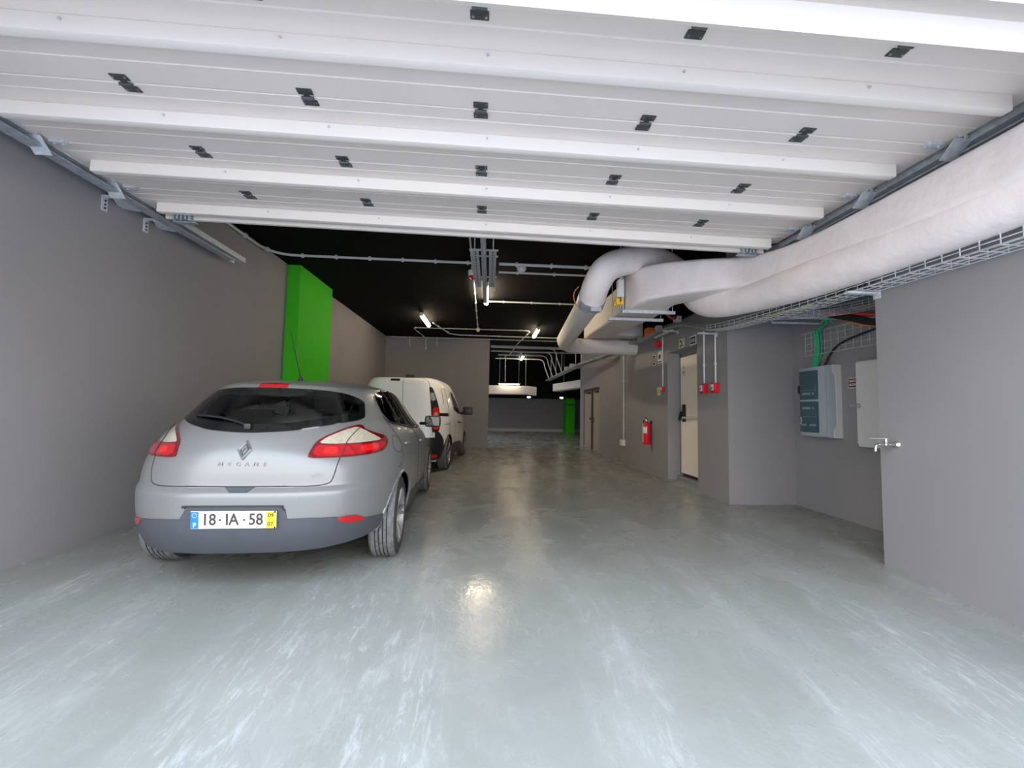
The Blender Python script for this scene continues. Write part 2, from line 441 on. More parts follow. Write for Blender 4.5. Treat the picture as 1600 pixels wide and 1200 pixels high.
def track(x, side, y0, y1, z, label, brs):
    t = thing('door_track', label, 'track', (x, y1, z))
    m = MB()
    prof = [(-.035, -.03), (.035, -.03), (.035, .03), (.029, .03), (.029, -.024), (-.029, -.024), (-.029, .03), (-.035, .03)]
    m.prism([(x+side*p, z+q) for p, q in prof], 'Y', y0, y1)
    m.prism([(x+side*(p*.5+.06), z-.045+q*.8) for p, q in prof], 'Y', y0, y1-.1)
    m.build('rail', MT['galv'], t)
    m = MB(); m.box(x-.05, x+.05, y0, y1-.25, z-.085, z-.075); m.build('angle_flange', MT['galv_dark'], t)
    for (yb, zd) in brs:
        m = MB(); xo = XL if side < 0 else x+.12
        m.bx(((x+xo)/2, yb, z-.06), (abs(xo-x)+.02, .045, .012), bev=.002)
        m.bx((xo+(.006 if side < 0 else 0), yb, z-.06-zd/2), (.012, .055, zd), bev=.002)
        m.bx(((x+xo)/2, yb+.12, z-.075), (abs(xo-x)*.8, .22, .006), Matrix.Rotation(.5, 3, 'Z'))
        b = m.build('wall_bracket', MT['galv'], t)
        s = MB()
        for k in range(3): s.cyl((xo+.012, yb, z-.10-k*zd/4), (xo+.016, yb, z-.10-k*zd/4), .009, 8)
        s.build('slot_holes', MT['black'], b)
    return t
track(-3.19, -1, 1.3, 5.55, 3.03, 'galvanised door track along the left wall', [(3.80, .13), (4.25, .13)])
t = track(2.98, 1, 1.3, 4.40, 2.93, 'galvanised door track above the insulated pipe', [])
m = MB()
for k in range(3): m.bx((2.86, 4.42, 2.80-.06*k), (.22, .04, .03), bev=.003)
m.bx((2.94, 4.40, 2.86), (.04, .06, .2), bev=.003); m.bx((2.78, 4.42, 2.74), (.03, .02, .2)); m.build('hanging_bracket', MT['galv'], t)

# ------------------------------------------------------------------ door operator hanging in the middle
op = thing('door_operator', 'galvanised garage door drive rail with slotted angles hung from the black ceiling', 'door opener', (-.11, 5.5, 3.15))
m = MB(); m.box(-.125, -.095, 4.1, 7.2, 3.00, 3.05); m.box(-.14, -.08, 4.1, 7.2, 2.993, 3.0); m.build('drive_rail', MT['galv_dark'], op)
for sx in (-1, 1):
    xo = -.11+sx*.095
    xo = -.11+sx*.102; m = MB(); m.box(xo-.042, xo+.042, 4.95, 6.45, 3.055, 3.062); m.box(xo+sx*.042-.003, xo+sx*.042+.003, 4.95, 6.45, 2.99, 3.062)
    a = m.build('slotted_angle', MT['galv'], op)
    for k in range(17):
        if k == 0: s0 = MB().bx((0, 0, 0), (.016, .036, .002)).build('slot', MT['black'], parent=a, local=True)
        else: s0 = s0.copy(); COL.objects.link(s0)
        s0.location = Vector((xo, 5.02+.078*k, 3.0545))-wloc(op)
for y in (4.98, 5.18, 6.0):
    m = MB(); m.bx((-.11, y, 3.068), (.34, .045, .008), bev=.002); m.build('cross_plate', MT['galv'], op)
for x, y in ((-.22, 5.0), (0, 5.0), (-.22, 6.2), (0, 6.2)):
    MB().cyl((x, y, 3.07), (x, y, H), .008, 8).build('hanger_rod', MT['galv'], op)
m = MB(); m.bx((-.11, 6.95, 3.03), (.05, .10, .07), bev=.006); m.build('end_pulley_red', MT['red'], op)
m = MB(); m.tube([(-.11, 4.15, 2.97), (-.11, 4.45, 3.0)], .012, 8); m.tube([(-.11, 4.4, 2.985), (-.10, 4.9, 2.99)], .006, 6); m.build('pull_arm', MT['galv'], op)

# ------------------------------------------------------------------ ceiling lamps
def batten(x, y, z, ang, label, L=1.2, group='lit ceiling battens', mat='tube'):
    t = thing('batten_lamp', label, 'ceiling light', (x, y, z), group)
    t.rotation_euler = (0, 0, ang)
    m = MB(); m.bx((0, 0, .045), (.07, L+.06, .05), bev=.008); m.build('housing', MT['grey_plastic'], t, local=True, smooth=True)
    m = MB(); m.tube([(0, -L/2, -.01), (0, L/2, -.01)], .048, 14); m.build('diffuser', MT[mat], t, local=True, smooth=True)
    for s in (-1, 1):
        m = MB(); m.bx((0, s*(L/2+.02), .015), (.085, .03, .09), bev=.006); m.build('end_cap', MT['grey_plastic'], t, local=True)
    return t
batten(-.123, 8.37, 3.46, 0, 'lit ceiling batten just behind the door drive rail')
batten(-1.69, 10.98, 3.46, 0, 'lit ceiling batten over the white van', mat='tube_far')
batten(1.29, 12.3, 3.46, 0, 'lit ceiling batten to the left of the lower insulated pipe bend', mat='tube_far')
batten(1.33, 18.07, 3.46, 0, 'lit ceiling batten seen past the back wall, above the far corridor', mat='tube_far')
t = thing('lamp_fitting', 'warm lamp lying over the beige duct in the far bay', 'ceiling light', (.78, 17.8, 2.30))
m = MB(); m.bx((0, 0, .03), (.95, .06, .03), bev=.005); m.build('housing', MT['grey_plastic'], t, local=True)
for sx in (-.4, .4): MB().cyl((sx, 0, .04), (sx, 0, H-2.30), .006, 6).build('hanger_rod', MT['galv_dark'], t, local=True)
m = MB(); m.tube([(-.42, 0, 0), (.42, 0, 0)], .02, 10); m.build('diffuser', MT['lamp_dim'], t, local=True)
for (x, y, z, lab) in ((1.98, 21.9, 1.95, 'small lit lamp under the black block, left of the far green pillar pair'), (3.66, 21.9, 1.95, 'small lit lamp beside the far green pillar')):
    t = thing('bulkhead_lamp', lab, 'lamp', (x, y, z))
    m = MB(); m.lathe([(0, .03), (.09, .03), (.10, 0), (.08, -.01)], (0, 0, 0), 'Z', 18); m.build('base', MT['grey_plastic'], t, local=True)
    m = MB(); m.lathe([(.085, 0), (.08, -.04), (.05, -.06), (0, -.065)], (0, 0, 0), 'Z', 18); m.build('glass_cover', MT['led'], t, local=True, smooth=True)

# ------------------------------------------------------------------ conduits
def conduit(pts, r, label, clips=0, mat='conduit', clipmat='conduit', group=None, name='conduit'):
    P = [Vector(p) for p in pts]
    o = thing(name, label, 'conduit', tuple(P[0]), group)
    MB().tube(P, r, 10).build('pipe', MT[mat], o, smooth=True)
    if clips:
        tot = sum((P[i+1]-P[i]).length for i in range(len(P)-1)); n = max(1, int(tot/clips)); d0 = clips/2; acc = 0; nx = d0
        for i in range(len(P)-1):
            seg = P[i+1]-P[i]; L = seg.length
            while nx <= acc+L and L > 1e-6:
                q = P[i]+seg*((nx-acc)/L); u = seg.normalized()
                MB().tube([q-u*.014, q+u*.014], r*1.75, 10).build('clip', MT[clipmat], o)
                nx += clips
            acc += L
    return o
Z = H-.05
conduit([(XL+.03, 1.6, Z)]+arc((XL+.03, 6.1, Z), (XL+.03, 6.55, Z), (-2.95, 6.56, Z))+[(-.33, 6.62, Z)], .020, 'white conduit turning from the left wall onto the black ceiling', .5)
conduit([(.1, 6.62, Z), (3.1, 6.68, Z)], .024, 'thick white ceiling conduit running right from the door drive, nearer of two', .55)
conduit([(.1, 7.02, Z), (3.1, 7.08, Z)], .018, 'thinner white ceiling conduit running right beside the round detector', .62)
conduit([(-.30, 4.2, Z), (-.33, 7.1, Z), (-.38, 12.1, Z)], .014, 'thin white conduit running lengthwise left of the door drive', .75)
conduit([(-.06, 8.95, Z), (2.4, 9.0, Z)], .016, 'white conduit running right from the nearest lit batten', .6)
conduit([(-.38, 12.1, Z), (-2.1, 12.1, Z)]+arc((-2.1, 12.1, Z), (-2.2, 12.1, Z), (-2.2, 12.3, Z))+[(-2.1, 13.86, Z), (-2.1, 13.87, 3.1)], .013, 'thin white conduit to the top of the back wall over the van', .7)
conduit([(-.38, 12.1, Z), (.95, 12.1, Z)]+arc((.95, 12.1, Z), (1.12, 12.1, Z), (1.1, 12.35, Z))+[(.9, 14.5, Z), (.75, 17.5, Z), (.6, 17.8, Z), (.62, 17.8, 2.4)], .014, 'thin white conduit bending away into the far corridor', .8)
conduit([(-1.55, 11.35, Z), (-1.25, 12.9, Z), (-1.0, 13.1, Z), (1.9, 13.2, Z), (3.1, 13.2, Z)], .016, 'white conduit crossing the ceiling near the back wall', .9)
conduit([(-3.2, 13.75, Z), (3.2, 13.8, Z)], .014, 'white conduit along the top of the back wall', .9)
conduit([(-.0, 14.9, Z-.05), (3.2, 15.0, Z-.05)], .05, 'grey pipe crossing the dark ceiling behind the back wall', 0, 'grey_plastic')
conduit([(-.0, 16.0, Z-.05), (3.2, 16.1, Z-.05)], .03, 'thin grey pipe crossing the far corridor ceiling', 0, 'grey_plastic')
for k, x in enumerate((-2.62, -1.75)):
    conduit([(x, 13.87, H), (x, 13.87, 3.24)], .012, ('short cable tail on the back wall, left of the lit batten' if k == 0 else 'short cable tail on the back wall, below the lit batten'), 0)
# junction box where conduits meet, detectors
t = thing('junction_box', 'small white round box where thin ceiling conduits cross', 'junction box', (-.38, 12.1, Z))
MB().lathe([(0, -.05), (.045, -.05), (.05, -.04), (.05, .03), (0, .03)], (0, 0, 0), 'Z', 16).build('box_body', MT['conduit'], t, local=True)
MB().lathe([(0, -.07), (.03, -.065), (.035, -.05), (0, -.05)], (0, 0, 0), 'Z', 16).build('lid', MT['white'], t, local=True)
t = thing('fire_beacon', 'white and red fire beacon on the ceiling left of the door drive', 'alarm beacon', (-.33, 7.15, H))
MB().lathe([(0, 0), (.085, 0), (.085, -.07), (.075, -.09), (0, -.09)], (0, 0, 0), 'Z', 20).build('base', MT['white'], t, local=True, smooth=True)
MB().lathe([(0, -.15), (.03, -.15), (.062, -.12), (.065, -.09), (0, -.09)], (0, 0, 0), 'Z', 20).build('lens', MT['lens_bright'], t, local=True, smooth=True)
t = thing('smoke_detector', 'white round smoke detector between two ceiling conduits', 'smoke detector', (.47, 6.9, H))
MB().lathe([(0, 0), (.075, 0), (.075, -.035), (0, -.035)], (0, 0, 0), 'Z', 20).build('base', MT['white'], t, local=True)
MB().lathe([(.07, -.035), (.06, -.055), (.03, -.075), (0, -.078)], (0, 0, 0), 'Z', 20).build('cover', MT['white'], t, local=True, smooth=True)

# ------------------------------------------------------------------ insulated duct and pipe
def loft_rect(path, sizes, chf=.05, bumps=0.0):
    """rounded rectangular duct swept along a path; sizes (w, h) at each point"""
    m = MB(); P = [Vector(p) for p in path]; n = len(P); k = 20; vs = []
    for i in range(n):
        d = (P[min(i+1, n-1)]-P[max(i-1, 0)]); d.z = 0; d.normalize(); side = Vector((d.y, -d.x, 0)); w, h = sizes[i]
        for j in range(k):
            q, r = divmod(j, 5); a = PI/2*q+PI/2*r/4
            cx = (w/2-chf)*(1 if q in (0, 3) else -1); cz = (h/2-chf)*(1 if q in (0, 1) else -1)
            vs.append(P[i]+side*(cx+chf*math.cos(a))+Vector((0, 0, cz+chf*math.sin(a))))
    fs = [(i*k+j, i*k+(j+1) % k, (i+1)*k+(j+1) % k, (i+1)*k+j) for i in range(n-1) for j in range(k)]
    fs += [tuple(range(k)), tuple((n-1)*k+j for j in range(k))]
    return m.add(vs, fs)
du = thing('ventilation_duct', 'white insulated rectangular duct along the right wall turning to a fire damper', 'duct', (2.94, 3.0, 2.66))
pth = cr([(2.975, 1.0, 2.62), (2.97, 2.4, 2.60), (2.96, 3.7, 2.62), (2.82, 4.5, 2.72), (2.42, 4.92, 2.77), (2.13, 5.28, 2.80), (2.08, 5.66, 2.80)], 6)
N_ = len(pth); szs = [(.41+.17*max(0, (i/N_-.5)*2), .31+.21*max(0, (i/N_-.4)/.6)) for i in range(N_)]
loft_rect(pth, szs, .05).build('insulated_duct', MT['insul'], du, smooth=True)
m = MB()
for z in (2.575, 3.03): m.box(1.77, 2.40, 5.66, 5.78, z-.012, z+.012)
for x in (1.775, 2.395): m.box(x-.012, x+.012, 5.66, 5.78, 2.56, 3.04)
m.build('damper_frame', MT['galv'], du)
loft_rect([(2.09, 5.74, 2.80), (2.12, 6.2, 2.81), (2.30, 8.4, 3.0), (2.33, 9.3, 3.02)], [(.58, .45)]*4, .04).build('duct_run', MT['duct_smooth'], du, smooth=True)
loft_rect([(2.1, 9.04, 3.02), (3.17, 9.04, 3.02)], [(.52, .44)]*2, .04).build('duct_branch', MT['duct_smooth'], du, smooth=True)
for k, (y, z) in enumerate(((5.60, 2.535), (6.0, 2.52))):
    m = MB(); m.box(1.66 if k else 1.74, 2.46, y-.02, y+.02, z-.02, z+.02); br = m.build('support_channel', MT['galv'], du)
    MB().cyl((1.72, y, z), (1.72, y, H), .005, 6).build('hanger_rod', MT['galv'], br)
    MB().cyl((2.43, y, z), (2.43, y, H), .005, 6).build('hanger_rod', MT['galv'], br)
da = thing('damper_actuator', 'white damper drive box with yellow fuse below it on the duct side', 'actuator', (1.70, 5.62, 2.84))
m = MB(); m.bx((1.715, 5.60, 2.84), (.085, .10, .24), bev=.012); m.build('drive_box', MT['white'], da, smooth=True)
m = MB(); m.bx((1.75, 5.66, 2.86), (.03, .08, .28), bev=.006); m.build('back_plate', MT['galv'], da)
m = MB(); m.bx((1.70, 5.60, 2.665), (.10, .07, .09), bev=.012); m.bx((1.655, 5.62, 2.64), (.05, .05, .06), bev=.01); m.build('yellow_cover', MT['yellow'], da, smooth=True)
m = MB(); m.tube(arc((1.70, 5.6, 2.72), (1.72, 5.55, 2.70), (1.70, 5.58, 2.63)), .012, 8); m.build('cable_gland', MT['lens_red_dark'], da)

pi = thing('ventilation_pipe', 'white insulated round pipe looping over the duct and down to the far bend', 'pipe', (2.9, 3.0, 2.36))
near = cr([(2.99, 1.0, 2.53), (2.985, 1.8, 2.49), (2.965, 2.5, 2.455), (2.92, 3.6, 2.445), (2.84, 4.4, 2.48), (2.70, 4.95, 2.525), (2.66, 5.3, 2.66), (2.68, 5.6, 2.90), (2.56, 5.72, 3.12), (2.30, 5.62, 3.22), (2.0, 5.45, 3.20), (1.68, 5.3, 3.11), (1.42, 5.2, 2.97), (1.31, 5.25, 2.79), (1.29, 5.42, 2.65)], 7)
rs = [.190-.02*i/len(near) for i in range(len(near))]
MB().tube(near, .19, 24, rs=rs).build('insulated_pipe', MT['insul'], pi, smooth=True, ang=60)
MB().tube([near[-1]+Vector((0, -.03, .02)), near[-1]+Vector((0, .10, -.035))], .182, 24).build('pipe_collar', MT['galv_dark'], pi, smooth=True)
m = MB(); m.bx(near[-1]+Vector((.03, -.06, -.16)), (.14, .08, .06), bev=.01); m.build('collar_drive_box', MT['grey_plastic'], pi)
low = [(1.29, 5.48, 2.645), (1.35, 6.4, 2.64)]+arc((1.47, 8.3, 2.63), (1.52, 9.2, 2.62), (2.0, 9.22, 2.62), 8)+[(3.17, 9.24, 2.62)]
MB().tube(cr(low, 2), .165, 22).build('lower_pipe', MT['duct_smooth'], pi, smooth=True, ang=60)
MB().tube(arc((1.12, 5.42, 2.80), (1.0, 5.46, 2.72), (1.11, 5.5, 2.56), 6), .006, 6).build('sensor_cable', MT['orange_cable'], pi)
# distant beige duct pieces
t = thing('far_duct', 'beige duct crossing the far bay under the dark ceiling', 'duct', (.9, 18.2, 2.1))
loft_rect([(-.6, 18.2, 2.08), (1.6, 18.2, 2.08), (1.95, 18.2, 2.04)], [(.4, .36)]*3, .03).build('duct_body', MT['duct_smooth'], t, smooth=True)
for x in (-.3, 1.5): MB().cyl((x, 18.2, 2.2), (x, 18.2, H), .008, 6).build('hanger_rod', MT['galv_dark'], t)
t = thing('side_duct', 'short beige duct stub sticking out of the far right wall', 'duct', (3.2, 16.5, 2.3))
loft_rect([(2.7, 17.4, 2.17), (3.7, 16.2, 2.3)], [(.45, .3)]*2, .03).build('duct_body', MT['duct_smooth'], t, smooth=True)
MB().cyl((2.95, 17.1, 2.3), (2.95, 17.1, H), .008, 6).build('hanger_rod', MT['galv_dark'], t)

# ------------------------------------------------------------------ wire basket cable trays
def basket(path, w, h, r=.0035, pitch=.11, nb=3):
    """wire mesh basket: long wires and U-shaped cross wires along a path"""
    P = cr(path, 6); m = MB(); n = len(P); acc = 0; nxt = 0
    def frame(i):
        d = (P[min(i+1, n-1)]-P[max(i-1, 0)]).normalized(); s = Vector((d.y, -d.x, 0)).normalized(); return s, Vector((0, 0, 1))
    offs = [(-w/2, h), (-w/2, h*.5), (w/2, h), (w/2, h*.5)]+[(-w/2+w*k/(nb), 0) for k in range(nb+1)]
    for a, b in offs:
        m.tube([P[i]+frame(i)[0]*a+frame(i)[1]*b for i in range(n)], r, 5)
    for i in range(n-1):
        L = (P[i+1]-P[i]).length; s, u = frame(i)
        while nxt <= acc+L:
            q = P[i].lerp(P[i+1], (nxt-acc)/L)
            m.tube([q-s*w/2+u*h, q-s*w/2, q+s*w/2, q+s*w/2+u*h], r, 5); nxt += pitch
        acc += L
    return m
ct = thing('cable_tray', 'long wire basket cable tray running along the right wall under the pipe', 'cable tray', (3.08, 3, 2.28))
basket([(3.075, 1.0, 2.19), (3.075, 2.5, 2.205), (3.075, 4, 2.23), (3.065, 5.2, 2.285), (3.06, 5.75, 2.34)], .19, .072, .0042).build('near_basket', MT['galv'], ct)
basket([(3.06, 5.75, 2.34), (3.06, 6.3, 2.50), (3.06, 6.9, 2.62), (3.06, 8.5, 2.65), (3.06, 10.4, 2.66)], .18, .055).build('far_basket', MT['galv_dark'], ct)
def arm(x0, x1, y, z, nm='wall_arm', w=.05, mat='galv', par=None):
    m = MB(); m.bx(((x0+x1)/2, y, z), (x1-x0, w, .022), bev=.006); m.bx((x1-.008, y, z-.01), (.016, w*1.2, .07), bev=.004)
    return m.build(nm, MT[mat], par or ct, smooth=True)
for y, z in ((3.33, 2.195), (5.86, 2.32), (7.1, 2.585), (9.15, 2.60), (10.2, 2.61)): arm(2.90, 3.174, y, z)
m = MB(); m.bx((3.06, 7.45, 2.60), (.05, .75, .025), bev=.008); m.build('white_strut', MT['white'], ct)
# cables lying in the tray
for k, (nm, mat, r, lab) in enumerate((('cable', 'green_yellow', .008, 'yellow-green earth cable lying in the tray on the right wall'), ('cable', 'orange_cable', .009, 'orange cable lying in the tray on the right wall'), ('cable', 'conduit', .010, 'pale cable lying in the tray on the right wall'), ('cable', 'black_cable', .009, 'black cable lying in the tray on the right wall'))):
    x = 3.02+.03*k
    o = MB().tube(cr([(x+.02, 3.9, 2.24), (x, 4.4, 2.26), (x, 5.0, 2.285), (x-.01, 5.8, 2.36), (x, 6.9, 2.64), (x, 8.6, 2.67), (x, 10.4, 2.68)], 5), r, 6).build(nm, MT[mat], origin=(x, 5, 2.38), smooth=True)
    tag(o, lab, 'cable')
tr = thing('far_tray', 'grey cable tray curving away past the corner into the far corridor', 'cable tray', (2.9, 12, 2.62))
pth = cr([(3.06, 10.42, 2.66), (2.98, 11.6, 2.66), (2.82, 13, 2.66), (2.7, 15, 2.62), (2.62, 19.5, 2.60)], 5)
m = MB()
for s in (-.1, .1): m.tube([p+Vector((s, 0, .03)) for p in pth], .012, 6)
vs = []; 
for p in pth: vs += [p+Vector((-.1, 0, .01)), p+Vector((.1, 0, .01)), p+Vector((.1, 0, -.01)), p+Vector((-.1, 0, -.01))]
nn = len(pth)
m.add(vs, [(4*i+j, 4*i+(j+1) % 4, 4*i+4+(j+1) % 4, 4*i+4+j) for i in range(nn-1) for j in range(4)])
m.build('tray_body', MT['galv_dark'], tr, smooth=True)
for k, (x, y) in enumerate(((2.80, 13.4), (2.74, 14.0), (2.66, 16.3), (2.64, 17.6), (2.62, 18.9))):
    MB().cyl((x+.06, y, 2.66), (x+.06, y, H), .012, 8).build('hanger_rod', MT['conduit'], tr)
arm(2.7, 3.30, 11.3, 2.60, 'tray_arm', .06, 'galv_dark', tr); arm(2.6, 3.3, 13.6, 2.60, 'tray_arm', .06, 'galv_dark', tr)
for k, (x, y, xs_) in enumerate(((2.38, 15.4, 1.0), (2.36, 16.4, .6), (2.34, 17.4, .3), (2.35, 18.6, .2))):
    conduit([(xs_, y, H-.06)]+arc((x-.3, y, H-.06), (x, y, H-.06), (x, y, H-.36))+[(x+.2, y, 2.62)], .022, 'pale conduit bending down from the far ceiling to the curved tray, %s' % ('nearest of four', 'second nearest of four', 'third nearest of four', 'farthest of four')[k], 0)
MB_ = None
# junction boxes on the tray
def jbox(x, y, z, label, mat='grey_plastic', s=.10):
    t = thing('junction_box', label, 'junction box', (x, y, z), None)
    m = MB(); m.bx((0, 0, 0), (s, s*1.05, s), bev=.008); m.build('box_body', MT['conduit' if mat == 'grey_plastic' else mat], t, local=True, smooth=True)
    m = MB(); m.bx((-s/2-.004, 0, 0), (.010, s*.86, s*.86), bev=.003); l = m.build('lid', MT[mat if mat == 'orange' else 'white'], t, local=True)
    m = MB()
    for dy, dz in ((-1, -1), (-1, 1), (1, -1), (1, 1)): m.cyl((-s/2-.009, dy*s*.33, dz*s*.33), (-s/2-.012, dy*s*.33, dz*s*.33), .005, 6)
    m.build('screws', MT['black'], l, local=True)
    m = MB(); m.cyl((0, -s/2, 0), (0, -s/2-.03, 0), .012, 8); m.build('gland', MT[mat], t, local=True)
    return t
jbox(3.10, 6.95, 2.76, 'grey junction box nearest the loop of pipe on the tray over the doorway')
jbox(3.10, 7.75, 2.76, 'grey junction box just right of the orange box on the tray')
jbox(3.10, 8.20, 2.77, 'bright orange junction box on the tray above the red sounder', 'orange', .16)
jbox(3.10, 8.70, 2.71, 'grey junction box just left of the orange box on the tray')
jbox(3.10, 9.15, 2.71, 'grey junction box with the duct hanger rod above it')
jbox(3.08, 10.2, 2.72, 'grey junction box right at the corner of the wall')
jbox(3.06, 10.75, 2.72, 'grey junction box just past the corner of the wall')
jbox(2.74, 14.3, 2.74, 'small grey box on the curved far tray, nearest of its pair', 'conduit', .14)
jbox(2.72, 15.2, 2.74, 'small grey box on the curved far tray, farther of its pair', 'conduit', .14)
# red cable loop under the duct, rising to the junction box
tag(MB().tube(cr([(2.35, 5.7, 2.60), (2.55, 6.0, 2.58), (2.85, 6.5, 2.66), (3.06, 6.9, 2.82)], 6), .016, 8).build('cable', MT['red_cable'], origin=(2.35, 5.7, 2.6), smooth=True), 'red cable drooping between the damper frame and the tray', 'cable')

# ------------------------------------------------------------------ fire alarm gear and signs on the right wall
def vconduit(y, z0, z1, label, x=XR-.02, r=.010, nclip=.55):
    return conduit([(x, y, z0), (x, y, z1)], r, label, nclip)
vconduit(6.19, 1.64, 2.42, 'white conduit dropping to the left of the two large red call points', r=.013)
vconduit(5.87, 1.62, 2.34, 'white conduit dropping to the right of the two large red call points', r=.013)
vconduit(7.72, 1.68, 2.60, 'white conduit from the red sounder down to the small red call point', r=.011)
vconduit(10.02, 2.70, 2.60, 'short conduit stub at the corner', r=.012)
vconduit(10.02, .56, 2.58, 'long white conduit dropping to the socket at the wall corner', r=.014)
def callpoint(y, z, s, label):
    t = thing('call_point', label, 'fire call point', (XR, y, z))
    m = MB(); m.bx((-.032*s/.12, 0, 0), (.064*s/.12, s, s), bev=.010); m.build('housing', MT['red'], t, local=True, smooth=True)
    m = MB(); m.bx((-.066*s/.12, 0, .006), (.006, s*.52, s*.62), bev=.002); f = m.build('push_plate', MT['white'], t, local=True)
    m = MB(); m.bx((-.070*s/.12, 0, -.0), (.004, s*.16, s*.18)); m.bx((-.070*s/.12, s*.17, -.02), (.004, s*.10, s*.12)); m.build('pictogram', MT['black'], f, local=True)
    return t
callpoint(6.19, 1.56, .135, 'large red call point nearer the beige exit door')
callpoint(5.87, 1.555, .135, 'large red call point nearer the alcove corner')
callpoint(7.72, 1.63, .10, 'small red call point at the foot of the conduit beside the yellowish sign')
t = thing('fire_sounder', 'round red fire sounder on the wall under the orange box', 'fire sounder', (XR, 7.80, 2.48))
m = MB(); m.lathe([(0, 0), (.05, 0), (.055, -.03), (.05, -.045), (0, -.045)], (0, 0, 0), 'X', 20); m.build('base', MT['red'], t, local=True, smooth=True)
m = MB(); m.lathe([(.044, -.045), (.062, -.06), (.066, -.10), (.05, -.12), (.02, -.125), (0, -.118)], (0, 0, 0), 'X', 22); m.build('horn', MT['red'], t, local=True, smooth=True)
def sign(y, z, w, h, label, base, cat='sign', x=XR, name='wall_sign'):
    t = thing(name, label, cat, (x, y, z)); m = MB(); m.bx((-.003, 0, 0), (.005, w, h)); m.build('sign_plate', MT[base], t, local=True); return t
def deco(t, mat, boxes, nm='pictogram', off=-.0065):
    m = MB()
    for (y, z, w, h) in boxes: m.bx((off, y, z), (.0016, w, h))
    return m.build(nm, MT[mat], t, local=True)
# y grows away from the camera: seen from the room left is +y
t = sign(6.97, 2.36, .20, .15, 'pale green running-man exit sign over the left of the exit doorway', 'sign_green')
deco(t, 'sign_dark', [(.045, .045, .05, .025), (.02, .03, .05, .02), (-.01, .0, .03, .06), (.01, -.035, .06, .02), (.045, -.05, .05, .02), (-.05, .04, .03, .02), (-.055, -.045, .03, .02)])
deco(t, 'sign_white', [(-.035, .005, .018, .07)], 'arrow', -.0075)
t = sign(6.57, 2.345, .21, .155, 'navy and white notice over the right of the exit doorway', 'sign_white')
deco(t, 'sign_blue', [(0, 0, .165, .11)], 'navy_field'); deco(t, 'sign_white', [(.04, .008, .02, .025), (.01, .008, .02, .025), (-.02, .008, .02, .025), (-.05, .008, .02, .025), (0, -.02, .12, .012)], 'lettering', -.0078)
t = sign(8.18, 2.22, .13, .20, 'narrow red fire extinguisher sign, left of two', 'sign_white')
deco(t, 'lens_red_dark', [(0, 0, .11, .18)], 'red_field'); deco(t, 'sign_white', [(0, -.01, .03, .10), (.0, .05, .015, .02)], 'extinguisher_symbol', -.0078)
t = sign(7.90, 2.25, .16, .23, 'white and red hose sign partly behind the conduit, right of two', 'sign_white')
deco(t, 'lens_red_dark', [(0, .10, .15, .012), (0, -.095, .15, .018)], 'red_band')
MB().lathe([(.032, -.0065), (.05, -.0065), (.05, -.008), (.032, -.008)], (0, 0, .005), 'X', 18).build('ring_symbol', MT['sign_dark'], t, local=True)
t = sign(7.95, 1.60, .16, .15, 'small yellowish call point instruction sign left of the small red call point', 'sign_green')
deco(t, 'frame_grey', [(0, .03, .13, .008), (0, -.02, .13, .008), (-.0, .005, .10, .005)], 'lettering')
t = sign(9.70, 2.56, .12, .12, 'small pale sign beside the switch near the wall corner', 'sign_green')
deco(t, 'sign_dark', [(.0, .01, .05, .05), (.02, -.035, .05, .02)])
# switch and socket at the corner
t = thing('wall_switch', 'small white switch box high on the conduit by the wall corner', 'switch', (XR-.04, 9.95, 2.66))
m = MB(); m.bx((0, 0, 0), (.06, .10, .12), bev=.008); m.build('box_body', MT['white'], t, local=True); m = MB(); m.bx((-.034, 0, 0), (.01, .05, .06), bev=.003); m.build('rocker', MT['grey_plastic'], t, local=True)
t = thing('wall_socket', 'white double socket box low at the wall corner', 'socket', (XR-.04, 10.05, .49))
m = MB(); m.bx((0, 0, 0), (.07, .22, .14), bev=.010); m.build('box_body', MT['white'], t, local=True)
for s in (-1, 1):
    m = MB(); m.bx((-.04, s*.05, 0), (.012, .08, .09), bev=.004); m.build('flap', MT['cab_white'], t, local=True)
# fire extinguisher
t = thing('fire_extinguisher', 'red fire extinguisher hanging on the grey wall left of the exit door', 'fire extinguisher', (XR-.10, 8.33, .58))
m = MB(); m.lathe([(0, 0), (.07, 0), (.08, .015), (.08, .36), (.072, .40), (.045, .43), (.025, .44), (.025, .455), (0, .455)], (0, 0, 0), 'Z', 28); m.build('cylinder', MT['red'], t, local=True, smooth=True)
m = MB(); m.bx((0, 0, .47), (.045, .05, .035), bev=.005); m.tube([(-.0, .02, .485), (-.02, -.075, .50)], .008, 6); m.build('valve', MT['chrome'], t, local=True)
m = MB(); m.bx((-.02, -.03, .515), (.02, .11, .012), Matrix.Rotation(.35, 3, 'X'), bev=.003); m.build('lever', MT['black'], t, local=True)
m = MB(); m.tube(cr([(0, .03, .47), (-.02, .09, .46), (-.03, .105, .38), (-.02, .10, .2), (-.02, .10, .08)], 5), .010, 8); m.build('hose', MT['black'], t, local=True, smooth=True)
def cyl_label(r, a0, a1, z0, z1, n=8):
    m = MB(); vs = []
    for i in range(n+1):
        a = a0+(a1-a0)*i/n
        for z in (z0, z1): vs.append((r*math.cos(a), r*math.sin(a), z))
    return m.add(vs, [(2*i, 2*i+2, 2*i+3, 2*i+1) for i in range(n)])
cyl_label(.0808, PI*.99, PI*1.12, .05, .40).build('white_stripe', MT['sign_white'], t, local=True)
cyl_label(.0812, PI*1.13, PI*1.42, .22, .34).build('label_plate', MT['sign_white'], t, local=True)
for k in range(5): cyl_label(.0812, PI*.75, PI*(.9-.02*(k % 2)), .12+.05*k, .135+.05*k).build('label_line', MT['sign_white'], t, local=True)
m = MB(); m.bx((.09, 0, .43), (.03, .05, .06)); m.build('wall_hook', MT['black'], t, local=True)

